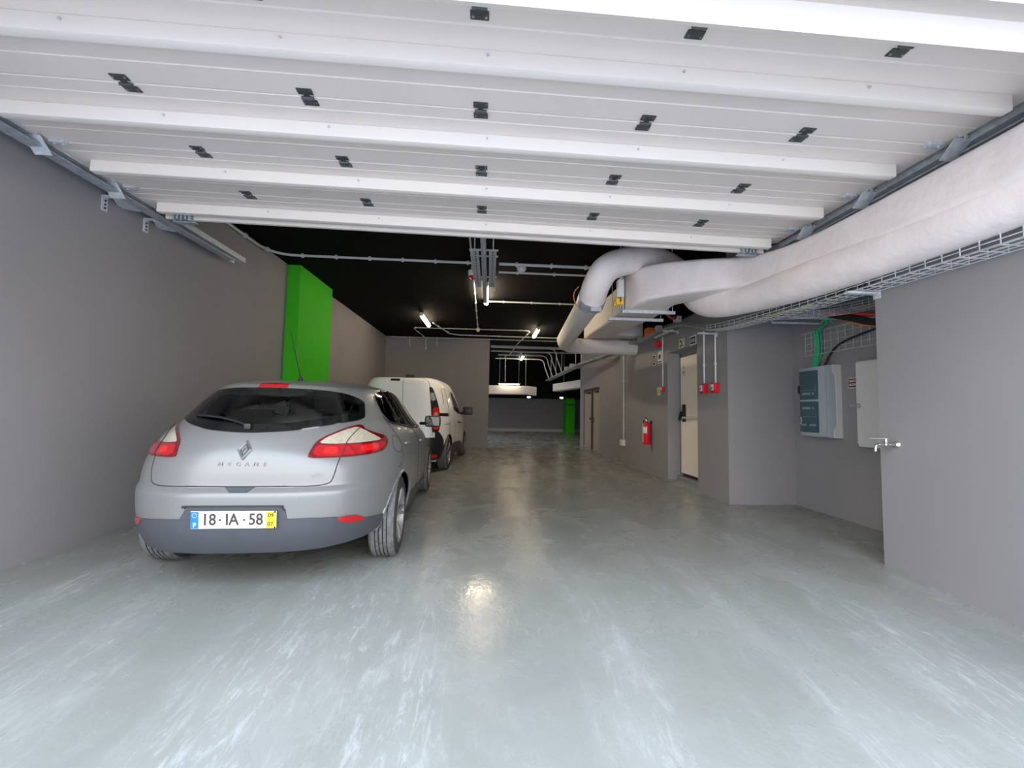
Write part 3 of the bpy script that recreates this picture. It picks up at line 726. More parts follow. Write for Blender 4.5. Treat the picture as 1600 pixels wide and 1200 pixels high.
# ------------------------------------------------------------------ exit door in its reveal
d = bpy.data.objects.new('door_1', None); COL.objects.link(d); d.location = (3.42, 7.0, 0); d['kind'] = 'structure'; d['label'] = 'beige steel exit door with a push bar'
m = MB(); m.bx((3.42, 6.98, 1.17), (.05, 1.04, 2.03), bev=.006); m.build('door_leaf', MT['door_beige'], d)
m = MB(); m.box(3.40, 3.46, 6.45, 6.475, .06, 2.27); m.box(3.40, 3.46, 7.505, 7.55, .06, 2.27); m.box(3.40, 3.46, 6.45, 7.55, 2.19, 2.27); m.build('door_frame', MT['frame_grey'], d)
m = MB(); m.box(3.35, 3.46, 6.45, 7.55, 0, .10); m.build('threshold', MT['frame_grey'], d)
m = MB(); m.box(3.43, 3.46, 6.475, 7.505, .10, .16); m.build('bottom_gap', MT['black'], d)
m = MB(); m.box(3.17, 3.40, 6.45, 7.55, 0, .025); m.build('sill_strip', MT['galv_dark'], d)
m = MB(); m.tube([(3.345, 7.32, 1.12), (3.345, 6.55, 1.12)], .018, 12); pb = m.build('push_bar', MT['galv'], d, smooth=True)
m = MB(); m.bx((3.375, 7.33, 1.20), (.06, .055, .30), bev=.012); m.bx((3.33, 7.37, 1.15), (.05, .035, .17), Matrix.Rotation(.5, 3, 'X'), bev=.01); m.bx((3.36, 6.54, 1.13), (.07, .05, .14), bev=.012); m.build('bar_housing', MT['black'], d, smooth=True)
m = MB(); m.bx((3.393, 7.37, 2.0), (.003, .07, .07)); m.bx((3.393, 7.37, 1.90), (.003, .10, .09)); p_ = m.build('door_sticker', MT['sign_white'], d)
m = MB(); m.bx((3.390, 7.37, 1.91), (.002, .035, .035), Matrix.Rotation(.78, 3, 'X')); m.bx((3.390, 7.37, 2.0), (.002, .03, .03)); m.build('pictogram', MT['lens_red_dark'], p_)
# far double door
d = bpy.data.objects.new('door_2', None); COL.objects.link(d); d.location = (3.37, 13.9, 0); d['kind'] = 'structure'; d['label'] = 'pale double doors far along the right wall'
for k, (a, b) in enumerate(((12.88, 13.80), (13.98, 15.02))):
    m = MB(); m.bx((3.37, (a+b)/2, .95), (.05, b-a, 1.9), bev=.006); lf = m.build('door_leaf', MT['door_brown'], d)
    yh = b-.1 if k == 0 else a+.1
    m = MB(); m.tube([(3.30, yh, .98), (3.30, yh+(-.14 if k == 0 else .14), .98)], .012, 8); m.cyl((3.35, yh, .98), (3.29, yh, .98), .018, 10); m.bx((3.343, yh, .96), (.008, .05, .2), bev=.002); m.build('door_handle', MT['black'], lf)
    m = MB(); m.bx((3.31, a+.35, 1.84), (.07, .32, .06), bev=.01); m.tube([(3.29, a+.35, 1.86), (3.2, a+.55, 1.86), (3.33, a+.8, 1.87)], .01, 6); m.build('door_closer', MT['black'], lf)
m = MB(); m.box(3.32, 3.42, 13.80, 13.98, 0, 1.95); m.box(3.32, 3.42, 12.85, 15.05, 1.91, 1.98); m.build('door_frame', MT['seam'], d)

# ------------------------------------------------------------------ alcove: cabinets, cables
t = thing('electric_panel', 'grey plastic distribution board with two smoked blue doors on the alcove wall', 'electric panel', (4.1, 5.03, .93))
m = MB(); m.bx((4.02, 5.035, 1.36), (.16, .42, .86), bev=.02); m.build('enclosure', MT['cab_grey'], t, smooth=True)
m = MB(); m.prism([(4.10, .93), (4.0, .93), (4.0, 1.03), (4.035, 1.07), (4.035, 1.66), (4.0, 1.71), (4.0, 1.79), (4.10, 1.79)], 'Y', 4.812, 4.83); m.build('side_cover', MT['cab_white'], t)
m = MB(); m.bx((3.93, 5.035, 1.36), (.05, .40, .84), bev=.02); m.build('front_cover', MT['cab_grey'], t, smooth=True)
for k, (z0, z1) in enumerate(((1.385, 1.735), (.985, 1.36))):
    m = MB(); m.bx((3.897, 5.07, (z0+z1)/2), (.022, .29, z1-z0), bev=.012); dd = m.build('smoked_door', MT['cab_glass'], t, smooth=True)
    m = MB(); m.bx((3.8855, 5.07, z0+.11 if k == 0 else z0+.19), (.002, .25, .004)); m.build('door_rib', MT['cab_marks'], dd)
    zz = z0+.07 if k == 0 else z1-.08
    for (yy, wq, z_) in ([(5.10, .13, zz), (4.99, .03, zz)]+([(5.14, .07, z0+.09), (5.0, .10, z0+.09)] if k else [])):
        MB().bx((3.8855, yy, z_), (.004, wq, .026)).build('breaker_row', MT['cab_marks'], dd)
    m = MB(); m.bx((3.885, 5.222, (z0+z1)/2-.05), (.02, .014, .10), bev=.004); m.build('latch', MT['chrome' if k else 'black'], dd)
t = thing('wall_cabinet', 'pale grey steel cabinet half hidden behind the near wall', 'cabinet', (4.1, 4.12, .86))
m = MB(); m.bx((4.0, 4.13, 1.32), (.20, .50, .90), bev=.006); m.build('cabinet_body', MT['cab_white'], t)
m = MB(); m.bx((3.893, 4.13, 1.325), (.014, .49, .86), bev=.004); cd_ = m.build('cabinet_door', MT['cab_white'], t)
m = MB(); m.lathe([(0, 0), (.022, 0), (.022, -.02), (.012, -.03), (.012, -.045), (0, -.045)], (3.886, 4.345, 1.30), 'X', 16); m.bx((3.84, 4.36, 1.30), (.012, .06, .012)); m.build('lock_knob', MT['galv_dark'], cd_, smooth=True)
t = sign(4.62, 1.565, .19, .115, 'red and white electrical notice beside the pale cabinet', 'sign_white', x=4.1)
deco(t, 'lens_red_dark', [(0, 0, .175, .10)], 'red_field')
Mx = Matrix.Translation((-.0078, 0, .022)) @ Matrix(((0, 0, -1, 0), (-1, 0, 0, 0), (0, 1, 0, 0), (0, 0, 0, 1)))
text_mesh('QUADRO', .034, MT['sign_white'], 'lettering', t, Mx, bold=.0006)
text_mesh('ELÉTRICO', .034, MT['sign_white'], 'lettering', t, Matrix.Translation((0, 0, -.044)) @ Mx, bold=.0006)
# wire basket standing flat against the alcove wall
t = thing('wall_basket', 'wire basket fixed flat on the alcove wall behind the green cables', 'cable tray', (4.06, 4.7, 2.1))
m = MB()
for z in (1.95, 2.02, 2.10, 2.18, 2.24): m.tube([(4.075, 3.42, z), (4.075, 5.36, z)], .003, 5)
y = 3.45
while y < 5.37: m.tube([(4.03, y, 1.95), (4.078, y, 1.95), (4.078, y, 2.24), (4.03, y, 2.24)], .003, 5); y += .105
for z in (1.95, 2.24): m.tube([(4.03, 3.42, z), (4.03, 5.36, z)], .003, 5)
m.build('wires', MT['galv'], t)
m = MB(); m.box(4.06, 4.1, 5.13, 5.17, 1.97, 2.22); m.build('wall_rail', MT['galv'], t)
# tray branch across the alcove with its arms
t = thing('alcove_tray', 'short wire basket tray branching into the alcove under the ceiling rods', 'cable tray', (3.7, 4.5, 2.3))
basket([(3.19, 4.72, 2.30), (3.5, 4.62, 2.30), (3.8, 4.3, 2.30), (3.95, 3.42, 2.30)], .22, .06, .0028, .12, 3).build('wires', MT['galv'], t)
for (x, y) in ((3.30, 4.72), (3.62, 4.60), (3.9, 4.2)):
    MB().cyl((x, y, 2.3), (x, y, H), .005, 6).build('hanger_rod', MT['galv'], t)
m = MB(); m.bx((3.75, 5.0, 2.31), (.70, .025, .02)); m.bx((3.75, 4.72, 2.31), (.70, .025, .02)); m.build('wall_arm', MT['galv'], t)
for k in range(7):
    x = 4.06-.012*(k % 2); y = 5.03+.022*k-.03*(k > 3)
    yy = 4.80+.012*k
    o = MB().tube(cr([(3.98, y, 1.79), (x-.02, y+.005*(k % 3), 1.95), (x-.02, y, 2.15), (x-.06, y-.05, 2.23), (3.92+.008*k, yy, 2.27+.01*(k % 3)), (3.88, yy-.06, 2.33)], 6), .0075, 7).build('cable', MT['green_cable'], origin=(3.98, y, 1.79), smooth=True)
    tag(o, 'green cable rising from the grey board to the alcove tray, one of a tied bundle', 'cable', 'green cables above the distribution board')
tag(MB().tube([(3.90+.05*math.cos(a), 4.76+.06*math.sin(a), 2.29+.03*math.sin(2*a)) for a in [2*PI*i/20 for i in range(20)]], .009, 7, closed=True).build('cable_coil', MT['green_cable'], origin=(3.9, 4.76, 2.29), smooth=True), 'small green coil of spare cable hung from the alcove tray', 'cable coil')
for k in range(2):
    tag(MB().tube(cr([(3.86, 4.75, 2.36+.02*k), (3.95, 4.5, 2.33), (4.0, 4.2, 2.25), (4.02, 3.9, 2.215+.02*k), (4.02, 3.42, 2.21)], 6), .016, 8).build('cable', MT['red_cable'], origin=(3.86, 4.75, 2.36), smooth=True), 'thick red cable sagging across the alcove, %s of two' % ('lower', 'upper')[k], 'cable')
for k in range(3):
    tag(MB().tube(cr([(3.90, 4.72, 2.34), (3.98, 4.5, 2.29-.02*k), (4.03, 4.25, 2.19-.02*k), (4.04, 3.9, 2.15-.015*k), (4.04, 3.42, 2.15)], 6), .018, 8).build('cable', MT['black_cable'], origin=(3.9, 4.72, 2.34), smooth=True), 'thick black cable sagging below the red ones in the alcove, %s of three' % ('topmost', 'middle', 'lowest')[k], 'cable')
tag(MB().tube(cr([(4.0, 4.93, 1.79), (4.05, 4.90, 1.93), (4.05, 4.75, 2.03), (4.045, 4.4, 2.10), (4.04, 4.0, 2.13), (4.04, 3.5, 2.10)], 6), .012, 8).build('cable', MT['black_cable'], origin=(4.0, 4.93, 1.79), smooth=True), 'black cable arching out of the grey board across the wire basket', 'cable')
for k in range(2):
    tag(MB().tube(cr([(3.95, 4.7, 2.32), (4.0, 4.55, 2.24), (4.02, 4.35, 2.16), (4.03, 4.16-.03*k, 2.13), (4.03, 4.10-.04*k, 2.0), (4.0, 4.09-.04*k, 1.77)], 6), .012, 8).build('cable', MT['orange_cable'], origin=(3.95, 4.7, 2.32), smooth=True), 'orange cable bending down into the pale cabinet, %s of two' % ('left', 'right')[k], 'cable')
conduit([(4.07, 4.22, H), (4.07, 4.22, 2.62)]+arc((4.07, 4.22, 2.62), (4.07, 4.22, 2.47), (4.07, 4.07, 2.47))+[(4.07, 3.4, 2.47)], .016, 'grey conduit bending at the top of the alcove wall', .4, 'grey_plastic', 'grey_plastic')
conduit([(4.07, 4.45, H), (4.07, 4.45, 2.5)], .010, 'thin grey conduit dropping down the top of the alcove wall', .4, 'grey_plastic', 'grey_plastic')
# tap
t = thing('water_tap', 'chrome water tap on the edge of the near right wall', 'tap', (XR, 3.22, .968))
m = MB(); m.lathe([(0, 0), (.03, 0), (.026, -.012), (.014, -.02), (.014, -.07), (.018, -.075), (.018, -.10), (.012, -.105), (.012, -.15)], (XR, 3.22, .968), 'X', 18)
m.build('body', MT['chrome'], t, smooth=True)
m = MB(); m.tube(cr([(XR-.13, 3.22, .968), (XR-.16, 3.22, .965), (XR-.175, 3.22, .95), (XR-.178, 3.22, .915)], 4), .011, 10); m.build('spout', MT['chrome'], t, smooth=True)
m = MB(); m.cyl((XR-.088, 3.22, .968), (XR-.088, 3.22, 1.012), .010, 10); m.build('stem', MT['chrome'], t); m = MB(); m.bx((XR-.15, 3.22, 1.014), (.15, .018, .006), bev=.002); m.build('lever', MT['galv_dark'], t)

# ------------------------------------------------------------------ vehicles
def interp(tab, z):
    xs = [t[0] for t in tab]
    if z <= xs[0]: return tab[0][1]
    if z >= xs[-1]: return tab[-1][1]
    i = bisect.bisect_right(xs, z)-1
    x0, y0 = tab[i]; x1, y1 = tab[i+1]
    def sl(j):
        if j <= 0: return (tab[1][1]-tab[0][1])/(tab[1][0]-tab[0][0])
        if j >= len(tab)-1: return (tab[-1][1]-tab[-2][1])/(tab[-1][0]-tab[-2][0])
        a = (tab[j][1]-tab[j-1][1])/(tab[j][0]-tab[j-1][0]); b = (tab[j+1][1]-tab[j][1])/(tab[j+1][0]-tab[j][0])
        return 0 if a*b <= 0 else 2*a*b/(a+b)
    h = x1-x0; t = (z-x0)/h; m0 = sl(i)*h; m1 = sl(i+1)*h
    return (2*t**3-3*t*t+1)*y0+(t**3-2*t*t+t)*m0+(-2*t**3+3*t*t)*y1+(t**3-t*t)*m1
def pip(p, poly):
    x, y = p; c = False; n = len(poly)
    for i in range(n):
        x1, y1 = poly[i]; x2, y2 = poly[i-1]
        if (y1 > y) != (y2 > y) and x < (x2-x1)*(y-y1)/(y2-y1)+x1: c = not c
    return c
def chaikin(poly, it=2, closed=True):
    for _ in range(it):
        n = len(poly); out = [] if closed else [poly[0]]
        for i in range(n if closed else n-1):
            a, b = poly[i], poly[(i+1) % n]
            out += [(a[0]*.8+b[0]*.2, a[1]*.8+b[1]*.2), (a[0]*.2+b[0]*.8, a[1]*.2+b[1]*.8)]
        if not closed: out.append(poly[-1])
        poly = out
    return poly
def mirror(poly): return [(-180-a, z) for a, z in poly][::-1]
def shrink(poly, d):
    """move a closed (angle, z) outline inwards by d metres, one metre being about 60 degrees"""
    K = 60.0; P = [(a/K, z) for a, z in poly]; n = len(P)
    ar = sum(P[i-1][0]*P[i][1]-P[i][0]*P[i-1][1] for i in range(n)); sg = 1 if ar > 0 else -1
    out = []
    for i in range(n):
        a, b = P[i-1], P[(i+1) % n]; tx, ty = b[0]-a[0], b[1]-a[1]; L = math.hypot(tx, ty) or 1
        out.append(((P[i][0]-sg*ty/L*d)*K, P[i][1]+sg*tx/L*d))
    return out
class Shell:
    def __init__(s, W, YR, YF, N, YC, sx=1, sy=1): s.t = (W, YR, YF, N, YC); s.sx = sx; s.sy = sy
    def p(s, a, z, off=0.0):
        W, YR, YF, N, YC = s.t; t = math.radians(a); c, q = math.cos(t), math.sin(t)
        w = interp(W, z)+off; n = interp(N, z); yc = interp(YC, z)
        L = (yc-interp(YR, z) if q < 0 else interp(YF, z)-yc)+off
        L = max(L, .005); w = max(w, .005); r = (abs(c)**n+abs(q)**n)**(-1/n)
        return Vector((w*c*r*s.sx, (yc+L*q*r)*s.sy, z))
    def nrm(s, a, z):
        u = s.p(a+.5, z)-s.p(a-.5, z); v = s.p(a, z+.004)-s.p(a, z-.004); n = u.cross(v).normalized()
        return n
    def frame(s, a, z, off=0.0):
        n = s.nrm(a, z); x = (s.p(a+.5, z)-s.p(a-.5, z)).normalized()
        if n.dot(s.p(a, z)-Vector((0, 1.0, z))) < 0: n = -n
        y = n.cross(x); m = Matrix((x, y, n)).transposed().to_4x4(); m.translation = s.p(a, z)+n*off
        return m
    def pt(s, a, z, off):
        n = s.nrm(a, z); q = s.p(a, z)
        if n.dot(q-Vector((0, 1.0, z))) < 0: n = -n
        return q+n*off
    def patch(s, poly, off=.004, it=2, step=2.5, closed=True, thick=.006):
        """skin over an (angle, z) outline, following the shell, with a turned-in edge"""
        P = chaikin(poly, it) if it else list(poly)
        b = bmesh.new(); K = 60.0
        # densify
        Q = []
        n = len(P)
        for i in range(n):
            a, c = P[i], P[(i+1) % n]; L = math.hypot((a[0]-c[0])/K, a[1]-c[1]); k = max(1, int(L/.03))
            for j in range(k): Q.append((a[0]+(c[0]-a[0])*j/k, a[1]+(c[1]-a[1])*j/k))
        vs = [b.verts.new((q[0]/K, q[1], 0)) for q in Q]
        es = [b.edges.new((vs[i], vs[(i+1) % len(vs)])) for i in range(len(vs))]
        bmesh.ops.triangle_fill(b, edges=es, use_beauty=True)
        xs = [q[0]/K for q in Q]; zs = [q[1] for q in Q]; st = .035
        g = math.ceil(min(xs)/st)*st
        while g < max(xs):
            bmesh.ops.bisect_plane(b, geom=list(b.verts)+list(b.edges)+list(b.faces), plane_co=(g, 0, 0), plane_no=(1, 0, 0)); g += st
        g = math.ceil(min(zs)/st)*st
        while g < max(zs):
            bmesh.ops.bisect_plane(b, geom=list(b.verts)+list(b.edges)+list(b.faces), plane_co=(0, g, 0), plane_no=(0, 1, 0)); g += st
        b.verts.index_update(); m = MB()
        pts = [s.pt(v.co.x*K, v.co.y, off) for v in b.verts]
        m.add(pts, [[v.index for v in f.verts] for f in b.faces])
        be = [(e.verts[0], e.verts[1]) for e in b.edges if len(e.link_faces) == 1]
        if thick:
            for u, v in be:
                a1 = s.pt(u.co.x*K, u.co.y, off); a2 = s.pt(v.co.x*K, v.co.y, off)
                m.add([a1, a2, s.pt(v.co.x*K, v.co.y, off-thick), s.pt(u.co.x*K, u.co.y, off-thick)], [(0, 1, 2, 3)])
        b.free(); return m
    def line(s, pts, r=.003, off=.0, seg=6, n=4):
        P = cr([(a/60, z, 0) for a, z in pts], n)
        return MB().tube([s.pt(q.x*60, q.y, off) for q in P], r, seg)
    def ring(s, poly, d, off=.002, it=2):
        P = chaikin(poly, it) if it else poly; Q = shrink(P, d); n = len(P); m = MB()
        m.add([s.pt(a, z, off) for a, z in P]+[s.pt(a, z, off) for a, z in Q]+[s.pt(a, z, off-.02) for a, z in Q],
              [(i, (i+1) % n, n+(i+1) % n, n+i) for i in range(n)]+[(n+i, n+(i+1) % n, 2*n+(i+1) % n, 2*n+i) for i in range(n)])
        return m
    def arch_lip(s, wy, wz, R, side, r=.011, t0=.0, t1=1.0):
        pts = []
        for i in range(25):
            t = PI*(t0+(t1-t0)*i/24); y = wy+R*math.cos(t); z = wz+R*math.sin(t); lo, hi = -85.0, 85.0
            for _ in range(40):
                md = (lo+hi)/2
                if s.p(md, z).y < y: lo = md
                else: hi = md
            q = s.p(lo, z); pts.append((side*(q.x-.004), q.y, q.z))
        return MB().tube(pts, r, 8)
    def shell(s, classify, zs, da, wheels, R):
        """grid skin split by classify(a, z) -> part name or None"""
        na = int(360/da); grid = {}
        for j, z in enumerate(zs):
            for i in range(na):
                q = s.p(-180+i*da, z)
                if abs(q.x) > .55:
                    for wy, wz in wheels:
                        d = math.hypot(q.y-wy, q.z-wz)
                        if abs(d-R) < .026 and d > 0:
                            q = Vector((q.x, wy+(q.y-wy)*R/d, wz+(q.z-wz)*R/d))
                grid[i, j] = q
        parts = {}
        for j in range(len(zs)-1):
            zc = (zs[j]+zs[j+1])/2
            for i in range(na):
                k = (i+1) % na; ac = -180+(i+.5)*da; c = (grid[i, j]+grid[k, j+1])/2
                if abs(c.x) > .5 and any(math.hypot(c.y-wy, c.z-wz) < R-.004 for wy, wz in wheels): continue
                nm = classify(ac if ac < 90 else ac, zc)
                if nm is None: continue
                P = parts.setdefault(nm, ({}, MB()))
                idx = []
                for key in ((i, j), (k, j), (k, j+1), (i, j+1)):
                    if key not in P[0]: P[0][key] = len(P[1].v); P[1].v.append(tuple(grid[key]))
                    idx.append(P[0][key])
                P[1].f.append(tuple(idx))
        top = MB(); n = na
        top.add([grid[i, len(zs)-1] for i in range(na)], [tuple(range(na))])
        return {k: v[1] for k, v in parts.items()}, top
def wheel(root, x, y, R, wd_, side, spokes=5, rim='wheel', rimR=.215):
    t = None
    w = wd_/2
    prof = [(rimR-.01, -w*.9), (rimR+.012, -w), (R-.05, -w*1.02), (R-.016, -w*.9), (R, -w*.72)]
    for g in (-.42, -.14, .14, .42):
        prof += [(R, w*(g-.035)), (R-.008, w*(g-.03)), (R-.008, w*(g+.03)), (R, w*(g+.035))]
    prof += [(R, w*.72), (R-.016, w*.9), (R-.05, w*1.02), (rimR+.012, w), (rimR-.01, w*.9)]
    m = MB().lathe(prof, (0, 0, 0), 'X', 56); m.f = m.f[:-2]
    t = m.build('tyre', MT['rubber'], root, local=True, smooth=True, ang=30); t.location = (x, y, R)
    m = MB()
    for g in (-.42, -.14, .14, .42): m.lathe([(R-.0065, w*(g-.034)), (R-.0065, w*(g+.034))], (0, 0, 0), 'X', 56); m.f = m.f[:-2]
    m.build('tread_grooves', MT['groove'], t, local=True)
    m = MB()
    for g0, g1 in ((-.72, -.455), (-.385, -.175), (-.105, .105), (.175, .385), (.455, .72)):
        m.lathe([(R+.001, w*g0), (R+.001, w*g1)], (0, 0, 0), 'X', 56); m.f = m.f[:-2]
    for sg in (-1, 1): m.lathe([(R-.014, sg*w*.89), (R+.001, sg*w*.72)], (0, 0, 0), 'X', 56); m.f = m.f[:-2]
    m.build('tread', MT['tread'], t, local=True, smooth=True)
    s = side; o = s*w
    m = MB().lathe([(rimR+.004, o*.98), (rimR-.012, o*.94), (rimR-.022, o*.6), (rimR-.03, -o*.8), (.09, -o*.2), (.07, o*.1), (0, o*.1)][::1], (0, 0, 0), 'X', 40); m.f = m.f[:-2]
    rm = m.build('rim', MT[rim], t, local=True, smooth=True, ang=30)
    m = MB()
    for k in range(spokes):
        a = 2*PI*k/spokes
        for d in (-.16, .16):
            p0 = Vector((o*.50, .05*math.cos(a), .05*math.sin(a))); p1 = Vector((o*.86, (rimR-.012)*math.cos(a+d), (rimR-.012)*math.sin(a+d)))
            m.tube([p0, (p0+p1)/2+Vector((o*.10, 0, 0)), p1], .014, 6)
    m.lathe([(.062, o*.30), (.062, o*.58), (.045, o*.66), (0, o*.68)], (0, 0, 0), 'X', 20)
    m.build('spokes', MT[rim], t, local=True, smooth=True, ang=35)
    m = MB().lathe([(.13, o*.0), (.13, o*.2), (0, o*.2)], (0, 0, 0), 'X', 24); m.build('brake_disc', MT['galv_dark'], t, local=True)
    return t

# --- silver hatchback
HB = Shell(
 [(.16,.78),(.25,.84),(.40,.885),(.55,.905),(.75,.905),(.88,.895),(.95,.875),(1.0,.85),(1.06,.81),(1.15,.755),(1.25,.695),(1.32,.635),(1.35,.59),(1.38,.51),(1.40,.42),(1.42,.30),(1.433,.17),(1.438,.02)],
 [(.16,-.60),(.22,-.68),(.30,-.745),(.42,-.785),(.54,-.795),(.625,-.800),(.655,-.782),(.675,-.768),(.75,-.765),(.85,-.745),(.95,-.70),(1.02,-.655),(1.1,-.58),(1.2,-.47),(1.27,-.39),(1.305,-.36),(1.335,-.33),(1.355,-.26),(1.38,-.1),(1.40,.15),(1.42,.4),(1.433,.62),(1.438,.82)],
 [(.16,3.2),(.3,3.38),(.5,3.44),(.65,3.40),(.78,3.25),(.88,2.9),(.94,2.55),(1.0,2.38),(1.15,2.08),(1.28,1.72),(1.35,1.45),(1.40,1.22),(1.43,1.05),(1.438,.84)],
 [(.16,3.2),(.6,3.3),(.8,3.1),(.95,2.7),(1.1,2.5),(1.3,2.5),(1.438,2.2)],
 [(.16,.7),(.95,.7),(1.2,.7),(1.438,.83)], 1.025, 1.05)
def hatchback():
    g = thing('car', 'silver hatchback parked by the left wall, rear towards the entrance', 'car', (-1.60, 3.58, 0), rotz=.055)
    P = dict(parent=g, local=True)
    glass_h = [(-90, .999), (-73.5, 1.014), (-65.7, 1.034), (-57.6, 1.056), (-46, 1.084), (-43.2, 1.10), (-42, 1.16), (-41.2, 1.225), (-46.2, 1.262), (-54.4, 1.290), (-68, 1.303), (-90, 1.308)]
    rear_glass = glass_h+[(-180-a, z) for a, z in glass_h[::-1][1:-1]]
    tg = [(-72, .6765), (-64.1, .674), (-60.9, .678), (-58.6, .6915), (-57.5, .737), (-56.7, .796), (-55.7, .8485), (-53.8, .928), (-51.5, .975), (-46.9, 1.02), (-43, 1.06), (-40, 1.15), (-39.5, 1.235), (-45, 1.285), (-56, 1.325), (-72, 1.345), (-81, 1.352)]
    tailgate = tg+mirror(tg)
    side = [(-32.5, 1.25), (-31.5, 1.285), (-27, 1.315), (-12, 1.333), (2, 1.336), (9, 1.32), (15, 1.25), (21, 1.14), (26, 1.03), (28, .992), (20, .988), (8, .992), (-5, 1.008), (-22, 1.045), (-28.7, 1.066), (-31.2, 1.12), (-32, 1.19)]
    screen = [(38, 1.02), (90, 1.0), (142, 1.02), (146, 1.15), (150, 1.28), (140, 1.33), (90, 1.345), (40, 1.33), (30, 1.28), (34, 1.15)]
    holes = [shrink(chaikin(rear_glass), .035), shrink(chaikin(side), .022), shrink(chaikin([(-180-a, z) for a, z in side]), .022), shrink(chaikin(screen), .03)]
    L_side = holes[2]
    wh = [(0, .318), (2.80, .318)]; R = .350
    zs = [.17+.0125*i for i in range(92)]+[1.322+.008*i for i in range(1, 14)]+[1.430, 1.434, 1.4365]
    def cls(a, z):
        aa = a-360 if a > 140 and a < 181 else a     # left side also seen as angles below -180
        for k, h in enumerate(holes):
            if pip((a, z), h) or pip((a-360, z), h) or pip((a+360, z), h): return None
        if pip((a, z), tailgate): return 'tailgate'
        if z < .28 and (-143 < a < -37): return None
        if z < .67 and (-152 < a < -28): return 'rear_bumper'
        return 'body_shell'
    parts, top = HB.shell(cls, zs, 2.0, wh, R)
    bs = parts['body_shell']; bs.add(top.v, top.f)
    for k, m in parts.items(): m.build(k, MT['silver'], smooth=True, ang=50, **P)
    # glazing with painted edge bands
    def glaze(poly, name, mat, d, nm2):
        o = HB.patch(poly, .009, thick=.008).build(name, MT[mat], smooth=True, **P)
        HB.ring(poly, d, .0065).build(nm2, MT['black'], parent=o, local=True)
        return o
    rg = glaze(rear_glass, 'rear_window', 'car_glass', .05, 'edge_band')
    glaze(side, 'side_window', 'side_glass', .030, 'window_trim'); glaze([(-180-a, z) for a, z in side], 'side_window', 'side_glass', .030, 'window_trim')
    glaze(screen, 'windscreen', 'car_glass', .045, 'edge_band')
    HB.line([(-31.8, 1.12), (-28.8, 1.062), (-22, 1.041), (-5, 1.004), (8, .988), (24, .985)], .007, .008).build('waist_trim', MT['black'], **P)
    for a0, z0, a1, z1 in ((-9, 1.335, -3.5, 1.008), (-22, 1.325, -20, 1.05)):
        HB.line([(a0, z0), ((a0+a1)/2, (z0+z1)/2), (a1, z1)], .010, .009, n=3).build('door_pillar', MT['black'], **P)
    # shut lines
    HB.line(tg[:10], .0035, .0).build('tailgate_gap', MT['seam'], **P); HB.line([(-180-a, z) for a, z in tg[:10]], .0035, .0).build('tailgate_gap', MT['seam'], **P)
    HB.line([(-108, .6765), (-90, .676), (-72, .6765)], .0045, .0).build('tailgate_gap', MT['seam'], **P)
    for s_ in (1, -1):
        f = (lambda q: q) if s_ == 1 else (lambda q: [(-180-a, z) for a, z in q])
        HB.line(f([(-31.5, 1.10), (-30.7, 1.06), (-29.3, 1.01), (-27.4, .94), (-26.8, .87), (-26.6, .80), (-27.8, .745), (-30, .71)]), .003, .0005).build('door_gap', MT['seam'], **P)
        HB.line(f([(-5, 1.0), (-1, .95), (1.8, .87), (2.7, .76), (2.2, .60), (2.6, .42), (2.2, .30)]), .003, .0005).build('door_gap', MT['seam'], **P)
        HB.line(f([(28, .96), (27, .8), (25.5, .6), (25, .45)]), .003, .0005).build('door_gap', MT['seam'], **P)
        for (a0, a1, z0, z1) in ((-25, -17.6, .885, .872), (3, 9.5, .86, .845)):
            HB.line(f([(a0, z0), ((a0+a1)/2, (z0+z1)/2+.003), (a1, z1)]), .011, .022).build('door_handle', MT['silver'], smooth=True, **P)
        HB.patch(f([(-13.5, .17), (23, .17), (23, .37), (5, .40), (-13.5, .42)]), .012, 1).build('sill_cladding', MT['bumper_grey'], smooth=True, **P)
    fl_ = [(-32, .955), (-33.1, .90), (-32.2, .849), (-28.6, .826), (-27.1, .87), (-28, .93), (-30.5, .962)]
    HB.line(fl_+[fl_[0]], .0025, .0005).build('fuel_flap', MT['seam'], **P)
    # tail lamps
    lamp = [(-66.3, .845), (-66, .879), (-64.2, .944), (-60.4, .983), (-53.7, 1.027), (-47.1, 1.051), (-45.5, 1.045), (-45, 1.018), (-40.7, .988), (-36.3, .964), (-35.5, .935), (-36.7, .898), (-40, .858), (-47.2, .846), (-55.4, .843)]
    cream = [(-63.2, .934), (-60.4, .970), (-53.9, 1.012), (-48.4, 1.035), (-46, 1.015), (-41.3, .966), (-38.9, .937), (-46.7, .928), (-53.1, .926), (-58.3, .926)]
    glow = [(-65, .856), (-64, .922), (-58, .920), (-47, .918), (-38, .926), (-38, .898), (-41, .868), (-47.4, .857), (-55, .853)]
    for f in ((lambda q: q), mirror):
        o = HB.patch(f(lamp), .008, 1, thick=.012).build('tail_lamp', MT['lens_red_dark'], smooth=True, **P)
        HB.patch(f(cream), .0105, 1, thick=.003).build('clear_lens', MT['lens_cream'], parent=o, local=True, smooth=True)
        HB.patch(f(glow), .0105, 1, thick=.003).build('red_lens', MT['lens_red'], parent=o, local=True, smooth=True)
        HB.patch(f([(-61.5, .868), (-61, .905), (-56.5, .905), (-57.2, .866)]), .013, 1, thick=.003).build('lamp_cell', MT['lens_bright'], parent=o, local=True, smooth=True)
        HB.patch(f([(-49, .868), (-48.8, .908), (-41.2, .912), (-42, .874)]), .013, 1, thick=.003).build('lamp_cell', MT['lens_bright'], parent=o, local=True, smooth=True)
        HB.line(f([(-55.6, .845), (-53.8, .928), (-51.5, .975), (-47, 1.03)]), .0025, .0125).build('lamp_split', MT['seam'], parent=o, local=True)
